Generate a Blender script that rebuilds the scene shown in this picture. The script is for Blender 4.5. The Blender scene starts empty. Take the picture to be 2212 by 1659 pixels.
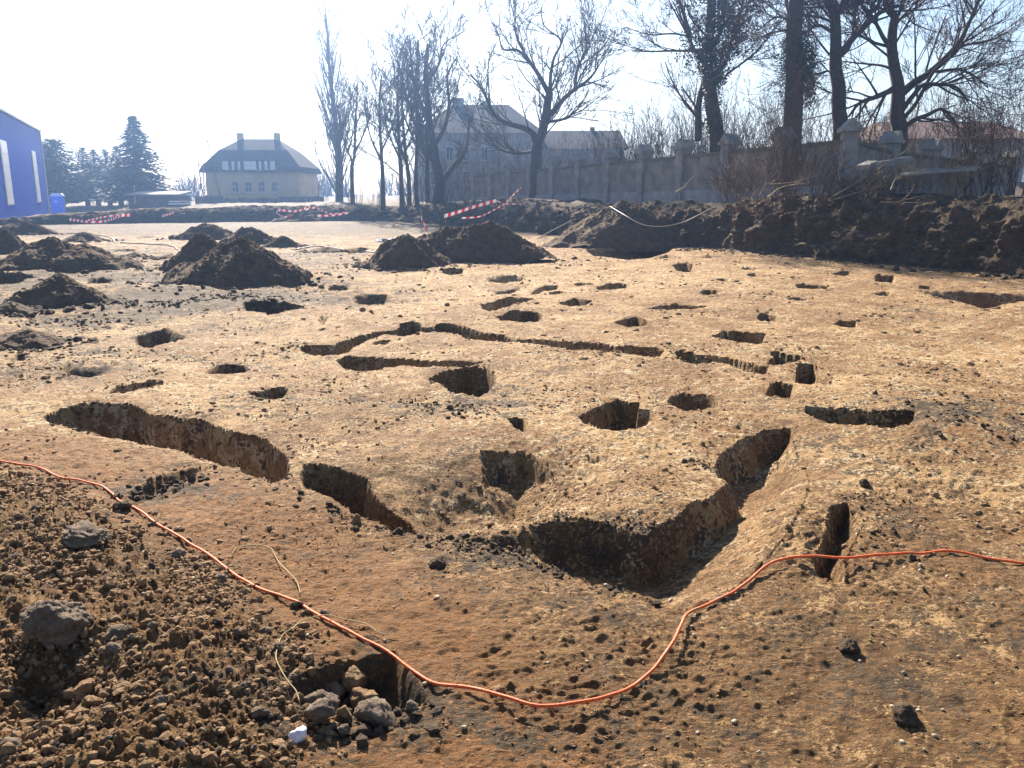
import bpy, bmesh, math, random
import numpy as np
from mathutils import Vector, Matrix, noise as mnoise

# ------------------------------------------------------------------ camera, sky, sun, exposure
EYE = 1.9
PITCH = math.atan(414.5 / 1800.0)
FPX = 1800.0                      # focal length in units of a 2212 px wide picture
scene = bpy.context.scene
cam_d = bpy.data.cameras.new('camera')
cam = bpy.data.objects.new('camera', cam_d)
scene.collection.objects.link(cam)
cam_d.sensor_width = 36.0
cam_d.lens = 36.0 * FPX / 2212.0
cam_d.clip_start = 0.05
cam_d.clip_end = 3000.0
cam.location = (0, 0, EYE)
cam.rotation_euler = (math.pi / 2 - PITCH, 0, 0)
scene.camera = cam

SUN_AZ = math.radians(-17.0)      # from +Y, negative to the left
SUN_EL = math.radians(33.0)
world = bpy.data.worlds.new('World')
scene.world = world
world.use_nodes = True
wn = world.node_tree.nodes
bg = wn['Background']
sky = wn.new('ShaderNodeTexSky')
sky.sky_type = 'NISHITA'
sky.sun_disc = False
sky.sun_elevation = SUN_EL
sky.sun_rotation = SUN_AZ
sky.altitude = 200.0
sky.air_density = 1.0
sky.dust_density = 1.0
sky.ozone_density = 1.0
world.node_tree.links.new(sky.outputs[0], bg.inputs[0])
bg.inputs[1].default_value = 0.058
sun_d = bpy.data.lights.new('sun', 'SUN')
sun_d.energy = 5.0
sun_d.angle = math.radians(0.55)
sun_d.color = (1.0, 0.87, 0.71)
sun = bpy.data.objects.new('sun', sun_d)
scene.collection.objects.link(sun)
sdir = Vector((math.sin(SUN_AZ) * math.cos(SUN_EL), math.cos(SUN_AZ) * math.cos(SUN_EL), math.sin(SUN_EL)))
sun.rotation_euler = sdir.to_track_quat('Z', 'Y').to_euler()
sun.location = sdir * 60
vs = scene.view_settings
vs.view_transform = 'Standard'
vs.look = 'None'
vs.gamma = 1.0
vs.use_curve_mapping = False
vs.exposure = 1.6
scene.cycles.max_bounces = 6
scene.cycles.diffuse_bounces = 2
scene.cycles.volume_bounces = 0
scene.cycles.transparent_max_bounces = 8
scene.cycles.use_denoising = True

C = scene.collection
rng = random.Random(7)
nrng = np.random.default_rng(11)

# ------------------------------------------------------------------ helpers
def tag(o, label=None, cat=None, group=None, kind=None):
    if label: o['label'] = label
    if cat:
        o['category'] = cat
        o['kind'] = 'thing'
    if group: o['group'] = group
    if kind: o['kind'] = kind
    return o

def empty(name, loc=(0, 0, 0), rz=0.0):
    o = bpy.data.objects.new(name, None)
    C.objects.link(o)
    o.location = loc
    o.rotation_euler = (0, 0, rz)
    o.empty_display_size = 0.2
    return o

def link_mesh(name, me, mat=None, parent=None):
    o = bpy.data.objects.new(name, me)
    C.objects.link(o)
    if mat is not None and not me.materials:
        me.materials.append(mat)
    if parent is not None:
        o.parent = parent
    return o

def np_mesh(name, V, F, smooth=True, attrs=None):
    """V (n,3), F (m,3) or (m,4) numpy."""
    V = np.asarray(V, np.float32); F = np.asarray(F, np.int32)
    k = F.shape[1]
    me = bpy.data.meshes.new(name)
    me.vertices.add(len(V)); me.vertices.foreach_set('co', V.ravel())
    me.loops.add(F.size); me.loops.foreach_set('vertex_index', F.ravel())
    me.polygons.add(len(F))
    me.polygons.foreach_set('loop_start', np.arange(0, F.size, k, dtype=np.int32))
    if smooth:
        me.polygons.foreach_set('use_smooth', np.ones(len(F), bool))
    else:
        me.polygons.foreach_set('use_smooth', np.zeros(len(F), bool))
    me.update(calc_edges=True)
    if attrs:
        for n, a in attrs.items():
            at_ = me.attributes.new(n, 'FLOAT', 'POINT')
            at_.data.foreach_set('value', np.asarray(a, np.float32))
    return me

class MB:
    """collects boxes, tubes and prisms; build() links them as one mesh object"""
    def __init__(self): self.v = []; self.f = []
    def add(self, vs_, fs_):
        b = len(self.v)
        self.v += [tuple(p) for p in vs_]
        self.f += [tuple(i + b for i in f) for f in fs_]
        return self
    def box(self, x0, x1, y0, y1, z0, z1):
        return self.add([(x0,y0,z0),(x1,y0,z0),(x1,y1,z0),(x0,y1,z0),(x0,y0,z1),(x1,y0,z1),(x1,y1,z1),(x0,y1,z1)],
                        [(0,3,2,1),(4,5,6,7),(0,1,5,4),(1,2,6,5),(2,3,7,6),(3,0,4,7)])
    def tube(self, pts, r, k=6, cap=True):
        pts = [Vector(p) for p in pts]
        rr = r if hasattr(r, '__len__') else [r] * len(pts)
        b = len(self.v); n = len(pts)
        prev = None
        for i, p in enumerate(pts):
            d = (pts[min(i+1, n-1)] - pts[max(i-1, 0)])
            d = d.normalized() if d.length > 1e-9 else Vector((0, 0, 1))
            if prev is None:
                a = d.orthogonal().normalized()
            else:
                a = prev - d * prev.dot(d)
                a = a.normalized() if a.length > 1e-6 else d.orthogonal().normalized()
            prev = a; c = d.cross(a)
            for j in range(k):
                t = 2 * math.pi * j / k
                self.v.append(tuple(p + (a * math.cos(t) + c * math.sin(t)) * rr[i]))
        for i in range(n - 1):
            for j in range(k):
                self.f.append((b+i*k+j, b+i*k+(j+1)%k, b+(i+1)*k+(j+1)%k, b+(i+1)*k+j))
        if cap:
            self.f.append(tuple(b + j for j in reversed(range(k))))
            self.f.append(tuple(b + (n-1)*k + j for j in range(k)))
        return self
    def mesh(self, name, smooth=False):
        me = bpy.data.meshes.new(name)
        me.from_pydata(self.v, [], self.f)
        if smooth:
            me.polygons.foreach_set('use_smooth', np.ones(len(me.polygons), bool))
        me.update()
        return me
    def build(self, name, mat, parent=None, smooth=False):
        return link_mesh(name, self.mesh(name, smooth), mat, parent)

CP, SP = math.cos(PITCH), math.sin(PITCH)
def ray(u, v):
    a = (u - 1106.0) / FPX; b = (829.5 - v) / FPX
    return (a, CP + b * SP, -SP + b * CP)
def atd(u, v, d):
    """point seen at (u, v) standing d metres in front (along +Y)"""
    r = ray(u, v); t = d / r[1]
    return Vector((r[0] * t, d, EYE + r[2] * t))

# ------------------------------------------------------------------ numpy noise
_perm = nrng.permutation(256).astype(np.int32)
_perm = np.concatenate([_perm, _perm])
_ga = nrng.uniform(0, 2 * np.pi, 256).astype(np.float32)
_gx, _gy = np.cos(_ga), np.sin(_ga)
def perlin(x, y, s=0):
    x = np.asarray(x, np.float64) + 37.13 * s + 1000.0; y = np.asarray(y, np.float64) + 91.7 * s + 1000.0
    xi = np.floor(x).astype(np.int64); yi = np.floor(y).astype(np.int64)
    xf = (x - xi).astype(np.float32); yf = (y - yi).astype(np.float32)
    xi &= 255; yi &= 255
    u = xf*xf*xf*(xf*(xf*6-15)+10); v = yf*yf*yf*(yf*(yf*6-15)+10)
    def g(ix, iy, fx, fy):
        h = _perm[_perm[ix & 255] + (iy & 255)]
        return _gx[h] * fx + _gy[h] * fy
    a = g(xi, yi, xf, yf); b = g(xi+1, yi, xf-1, yf)
    c = g(xi, yi+1, xf, yf-1); d = g(xi+1, yi+1, xf-1, yf-1)
    return (a + u*(b-a)) * (1-v) + (c + u*(d-c)) * v * 1.0
def fbm(x, y, f, o, s=0, gain=0.5):
    r = 0.0; a = 1.0
    for i in range(o):
        r = r + a * perlin(x * f, y * f, s + i * 3); f *= 2.03; a *= gain
    return r
def sstep(a, b, x):
    t = np.clip((x - a) / (b - a), 0, 1)
    return t * t * (3 - 2 * t)

# ------------------------------------------------------------------ materials
def new_mat(name):
    m = bpy.data.materials.new(name); m.use_nodes = True
    nt = m.node_tree
    return m, nt, nt.nodes, nt.links, nt.nodes['Principled BSDF']
def N(nt, t, **kw):
    n = nt.nodes.new(t)
    for k, v in kw.items():
        if k.startswith('i_'):
            key = k[2:]
            n.inputs[int(key) if key.isdigit() else key].default_value = v
        else: setattr(n, k, v)
    return n
def mixc(nt, fac, a, b, bt='MIX'):
    n = nt.nodes.new('ShaderNodeMix'); n.data_type = 'RGBA'; n.blend_type = bt
    for sock, val in ((n.inputs[0], fac), (n.inputs[6], a), (n.inputs[7], b)):
        if hasattr(val, 'node'): nt.links.new(val, sock)
        elif hasattr(val, '__len__'): sock.default_value = (*val, 1.0) if len(val) == 3 else val
        else: sock.default_value = val
    return n.outputs[2]
def mathn(nt, op, a, b=None, c=None, clamp=False):
    n = nt.nodes.new('ShaderNodeMath'); n.operation = op; n.use_clamp = clamp
    for i, val in enumerate((a, b, c)):
        if val is None: continue
        if hasattr(val, 'node'): nt.links.new(val, n.inputs[i])
        else: n.inputs[i].default_value = val
    return n.outputs[0]
def ramp(nt, val, lo, hi):
    n = nt.nodes.new('ShaderNodeMapRange'); n.interpolation_type = 'SMOOTHSTEP'
    nt.links.new(val, n.inputs[0]); n.inputs[1].default_value = lo; n.inputs[2].default_value = hi
    return n.outputs[0]
def wnoise(nt, scale, detail=4, rough=0.55, vec=None):
    n = N(nt, 'ShaderNodeTexNoise', i_Scale=scale, i_Detail=detail, i_Roughness=rough)
    if vec is None:
        g = nt.nodes.get('GEO') or N(nt, 'ShaderNodeNewGeometry', name='GEO')
        vec = g.outputs['Position']
    nt.links.new(vec, n.inputs['Vector'])
    return n.outputs['Fac']
def bump(nt, bsdf, h, dist, strength=1.0):
    b = N(nt, 'ShaderNodeBump'); b.inputs['Strength'].default_value = strength
    b.inputs['Distance'].default_value = dist
    nt.links.new(h, b.inputs['Height']); nt.links.new(b.outputs[0], bsdf.inputs['Normal'])

def soil_ground():
    m, nt, n, l, b = new_mat('excavated_loam')
    A = lambda k: N(nt, 'ShaderNodeAttribute', attribute_name=k).outputs['Fac']
    soil, dark, red = A('soil'), A('dark'), A('red')
    n1 = wnoise(nt, 0.9, 5); n2 = wnoise(nt, 6.0, 7, 0.7); n3 = wnoise(nt, 38.0, 5, 0.7)
    fl = wnoise(nt, 15.0, 8, 0.78)
    loam = mixc(nt, ramp(nt, n1, 0.38, 0.62), (0.32, 0.18, 0.078), (0.50, 0.325, 0.155))
    loam = mixc(nt, ramp(nt, n2, 0.48, 0.57), loam, (0.69, 0.54, 0.33))
    loam = mixc(nt, ramp(nt, fl, 0.53, 0.575), loam, (0.115, 0.062, 0.03))
    brown = mixc(nt, ramp(nt, n2, 0.38, 0.62), (0.115, 0.061, 0.026), (0.27, 0.152, 0.066))
    brown = mixc(nt, ramp(nt, fl, 0.53, 0.60), brown, (0.36, 0.225, 0.10))
    f1 = mathn(nt, 'ADD', soil, mathn(nt, 'MULTIPLY', mathn(nt, 'SUBTRACT', n3, 0.5), 5.0))
    f1 = mathn(nt, 'ADD', f1, mathn(nt, 'MULTIPLY', mathn(nt, 'SUBTRACT', n2, 0.5), 4.5))
    col = mixc(nt, ramp(nt, f1, 0.3, 0.8), loam, brown)
    col = mixc(nt, red, col, mixc(nt, ramp(nt, fl, 0.35, 0.65), (0.35, 0.168, 0.06), (0.15, 0.068, 0.024)))
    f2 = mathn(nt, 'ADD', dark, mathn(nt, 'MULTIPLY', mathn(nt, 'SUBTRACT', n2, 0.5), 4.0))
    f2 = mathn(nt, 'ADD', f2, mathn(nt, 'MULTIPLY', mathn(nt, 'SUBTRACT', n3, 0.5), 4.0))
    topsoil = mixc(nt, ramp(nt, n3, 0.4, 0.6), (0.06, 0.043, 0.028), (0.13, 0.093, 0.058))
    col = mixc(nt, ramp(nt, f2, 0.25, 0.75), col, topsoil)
    l.new(col, b.inputs['Base Color'])
    rr = N(nt, 'ShaderNodeMapRange'); l.new(n2, rr.inputs[0]); rr.inputs[3].default_value = 0.62; rr.inputs[4].default_value = 0.92
    l.new(rr.outputs[0], b.inputs['Roughness'])
    b.inputs['Specular IOR Level'].default_value = 0.14
    g = nt.nodes['GEO']
    mp = N(nt, 'ShaderNodeMapping'); l.new(g.outputs['Position'], mp.inputs[0])
    mp.inputs['Rotation'].default_value = (0, 0, 0.25); mp.inputs['Scale'].default_value = (0.45, 1.6, 1.0)
    st = wnoise(nt, 22.0, 4, 0.7, mp.outputs[0])
    fine = wnoise(nt, 130.0, 3, 0.6)
    h = mathn(nt, 'ADD', mathn(nt, 'MULTIPLY', st, 1.0), mathn(nt, 'MULTIPLY', fine, 0.35))
    h = mathn(nt, 'ADD', h, mathn(nt, 'ADD', mathn(nt, 'MULTIPLY', n3, 0.8), mathn(nt, 'MULTIPLY', fl, 1.6)))
    bump(nt, b, h, 0.034, 1.0)
    return m

def soil_mat(name, c0, c1, c2=None, scale=9.0, bd=0.03, rough=0.9):
    m, nt, n, l, b = new_mat(name)
    a = wnoise(nt, scale, 6, 0.65); d = wnoise(nt, scale * 5, 4, 0.65)
    col = mixc(nt, ramp(nt, a, 0.3, 0.7), c0, c1)
    if c2: col = mixc(nt, ramp(nt, d, 0.55, 0.75), col, c2)
    l.new(col, b.inputs['Base Color']); b.inputs['Roughness'].default_value = rough
    b.inputs['Specular IOR Level'].default_value = 0.3
    bump(nt, b, mathn(nt, 'ADD', a, mathn(nt, 'MULTIPLY', d, 0.5)), bd, 0.9)
    return m

def plain(name, c0, c1=None, scale=5.0, rough=0.7, bd=0.0, spec=0.4, metal=0.0):
    m, nt, n, l, b = new_mat(name)
    c1 = c1 or tuple(x * 0.8 for x in c0)
    a = wnoise(nt, scale, 5, 0.6)
    l.new(mixc(nt, ramp(nt, a, 0.3, 0.7), c0, c1), b.inputs['Base Color'])
    b.inputs['Roughness'].default_value = rough; b.inputs['Specular IOR Level'].default_value = spec
    b.inputs['Metallic'].default_value = metal
    if bd: bump(nt, b, a, bd, 0.8)
    return m

M = {}
M['ground'] = soil_ground()
M['heap'] = soil_mat('heaped_topsoil', (0.075, 0.05, 0.03), (0.155, 0.102, 0.058), (0.23, 0.155, 0.09), 5.0, 0.09)
M['bank'] = soil_mat('bank_topsoil', (0.06, 0.043, 0.028), (0.125, 0.088, 0.052), (0.26, 0.19, 0.105), 4.0, 0.12)
M['clod_tan'] = soil_mat('loam_clod', (0.20, 0.115, 0.055), (0.38, 0.25, 0.135), None, 30, 0.02)
M['clod_brown'] = soil_mat('brown_clod', (0.18, 0.108, 0.054), (0.34, 0.218, 0.115), (0.46, 0.33, 0.195), 26, 0.03)
M['clod_dark'] = soil_mat('dark_clod', (0.05, 0.035, 0.022), (0.11, 0.075, 0.045), None, 26, 0.03)
M['clod_grey'] = soil_mat('grey_clod', (0.12, 0.088, 0.062), (0.21, 0.16, 0.118), (0.29, 0.235, 0.175), 22, 0.03)

# ------------------------------------------------------------------ terrain shape
def catmull(P, n):
    P = np.asarray(P, float); out = []
    Q = np.vstack([2*P[0]-P[1], P, 2*P[-1]-P[-2]])
    for i in range(len(P)-1):
        p0, p1, p2, p3 = Q[i:i+4]
        for t in np.linspace(0, 1, n, endpoint=False):
            out.append(0.5*((2*p1)+(p2-p0)*t+(2*p0-5*p1+4*p2-p3)*t*t+(3*p1-p0-3*p2+p3)*t**3))
    out.append(P[-1]); return np.array(out)

BANK_R = [(19,6),(15.2,12.5),(13.6,15.6),(11.9,19),(9.4,24),(6.6,29.7),(4.2,34.2),(1.8,38.5)]
BANK_L = [(1.8,38.5),(-2.5,46.5),(-7.5,57),(-12.5,61.5),(-18,64),(-22.5,63.5),(-27,61),(-34,53),(-42,46)]
EXC = np.vstack([[(34,-40)], catmull(BANK_R, 3), catmull(BANK_L, 3)[1:], [(-52,-40)]])
TCP = np.array([(22,8,1.7),(15,17,1.62),(9.5,27,1.62),(11,28.5,1.9),(7,31,1.35),(2,41,1.1),(4,44,1.65),(-2.5,59,1.3),(-8,60,0.85),(-18,66.5,0.8),(-13,64,0.85),
                (-27,63.5,0.62),(-31,60,0.4),(-36,58,0.0),(-40,62,-0.2),(-46,85,-0.5),(-31,95,0.95),(-12,85,1.0),(30,60,2.3),(10,90,1.7),(-60,140,0.3),(30,160,2.2)], float)

def poly_sd(px, py, P):
    """positive inside"""
    n = len(P); best = np.full(px.shape, 1e9); inside = np.zeros(px.shape, bool)
    for i in range(n):
        ax, ay = P[i]; bx, by = P[(i+1) % n]
        ex, ey = bx-ax, by-ay; L = ex*ex+ey*ey+1e-12
        t = np.clip(((px-ax)*ex+(py-ay)*ey)/L, 0, 1)
        d = np.hypot(px-ax-t*ex, py-ay-t*ey)
        best = np.minimum(best, d)
        c = ((ay > py) != (by > py))
        xx = ax + (py-ay)/(ey if abs(ey) > 1e-12 else 1e-12)*ex
        inside ^= c & (px < xx)
    return np.where(inside, best, -best)

def exc_sd(x, y):
    """distance inside the excavated area; anything close to the viewpoint is well inside"""
    x = np.asarray(x, float); y = np.asarray(y, float)
    d = np.full(x.shape, 5.0)
    k = (np.hypot(x, y) > 11.5) | (y < -2)
    if np.any(k): d[k] = poly_sd(x[k], y[k], EXC)
    return d

def terrace(x, y):
    num = 0.0; den = 0.0
    for cx, cy, cz in TCP:
        w = 1.0 / ((x-cx)**2 + (y-cy)**2 + 2.0) ** 1.6
        num = num + w*cz; den = den + w
    return num/den

def softline(x, y, ax, ay, bx, by):
    """signed distance left of the line a->b"""
    L = math.hypot(bx-ax, by-ay)
    return ((bx-ax)*(y-ay) - (by-ay)*(x-ax))/L

def flat0(u, v):
    r = ray(u, v); t = -EYE/r[2]
    return (r[0]*t, r[1]*t)

HEAP_LINE = [flat0(*p) for p in [(-260,1000),(0,1010),(130,1045),(300,1112),(450,1212),(560,1290),(640,1335),(690,1420),(700,1560),(760,1700),(700,2300),(-900,2300)]]
HEAP_LINE = np.array(HEAP_LINE)
def near_heap(x, y):
    d = np.full(np.shape(x), -9.0)
    k = (np.asarray(y) < 8) & (np.asarray(y) > -3)
    if np.any(k):
        dd = poly_sd(np.asarray(x, float)[k], np.asarray(y, float)[k], HEAP_LINE)
        d[k] = dd
    return d

def base_h(x, y):
    """floor without pits and without fine roughness"""
    x = np.asarray(x, float); y = np.asarray(y, float)
    far = sstep(34, 70, y) * sstep(0, 25, -x)
    z = -0.35*far
    r = np.hypot(x, y)
    near = sstep(1.5, 4.5, r)
    z = z + near*(0.09*perlin(x/3.1, y/3.1, 1) + 0.05*perlin(x/1.2, y/1.2, 2)) * (1 - 0.6*sstep(14, 30, r))
    z = z + 0.12*perlin(x/1.7, y/1.5, 9)*sstep(-1.0, -3.0, x)*sstep(6.5, 9, y)*sstep(26, 18, y)
    # low ridge beside the deep trench and the rising right flank
    cx, cy = flat0(1700, 1130); z = z + 0.07*np.exp(-(((x-cx)/0.5)**2 + ((y-cy)/0.6)**2))
    cx, cy = flat0(2080, 930); z = z + 0.14*np.exp(-(((x-cx)/1.3)**2 + ((y-cy)/1.5)**2))
    cx, cy = flat0(1280, 1090); z = z + 0.05*np.exp(-(((x-cx)/0.9)**2 + ((y-cy)/0.6)**2))
    hd = near_heap(x, y)
    z = z + 0.15*sstep(-0.05, 0.7, hd) + 0.07*sstep(0.1, 0.9, hd)*perlin(x*1.7, y*1.7, 5)
    ed = exc_sd(x, y)
    out = sstep(1.3, 2.6, -ed)
    if not np.any(out > 0): return z
    z = z*(1-out) + out*(terrace(x, y) - 0.25*(1-sstep(3.4, 5.0, -ed)) - 0.03 + 0.10*perlin(x*0.35, y*0.35, 8))
    return z

def g0(x, y): return float(base_h(np.array([x]), np.array([y]))[0])

def at(u, v, z=None):
    """ground point seen at (u, v) (pits ignored)"""
    r = ray(u, v); zz = 0.0 if z is None else z
    for _ in range(8 if z is None else 1):
        t = (zz-EYE)/min(r[2], -0.004)
        x, y = r[0]*t, r[1]*t
        if z is None: zz = 0.5*zz + 0.5*g0(x, y)
    return (x, y)

# ------------------------------------------------------------------ pits and trenches, as dug
Z4 = lambda p: [(x*.3418, 459+y*.3418) for x, y in p]
ZA = lambda p: [(x*.3418, 810+y*.3418) for x, y in p]
ZB = lambda p: [(649+x*.3418, 810+y*.3418) for x, y in p]
ZC = lambda p: [(1351+x*.3896, 810+y*.3896) for x, y in p]
Z5 = lambda p: [(702+x*.3418, 459+y*.3418) for x, y in p]
Z6 = lambda p: [(1404+x*.3652, 486+y*.3652) for x, y in p]
ZF = lambda p: [(540+x*.2930, 1173+y*.2930) for x, y in p]
ZG = lambda p: [(x*.2930, 1173+y*.2930) for x, y in p]
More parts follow.
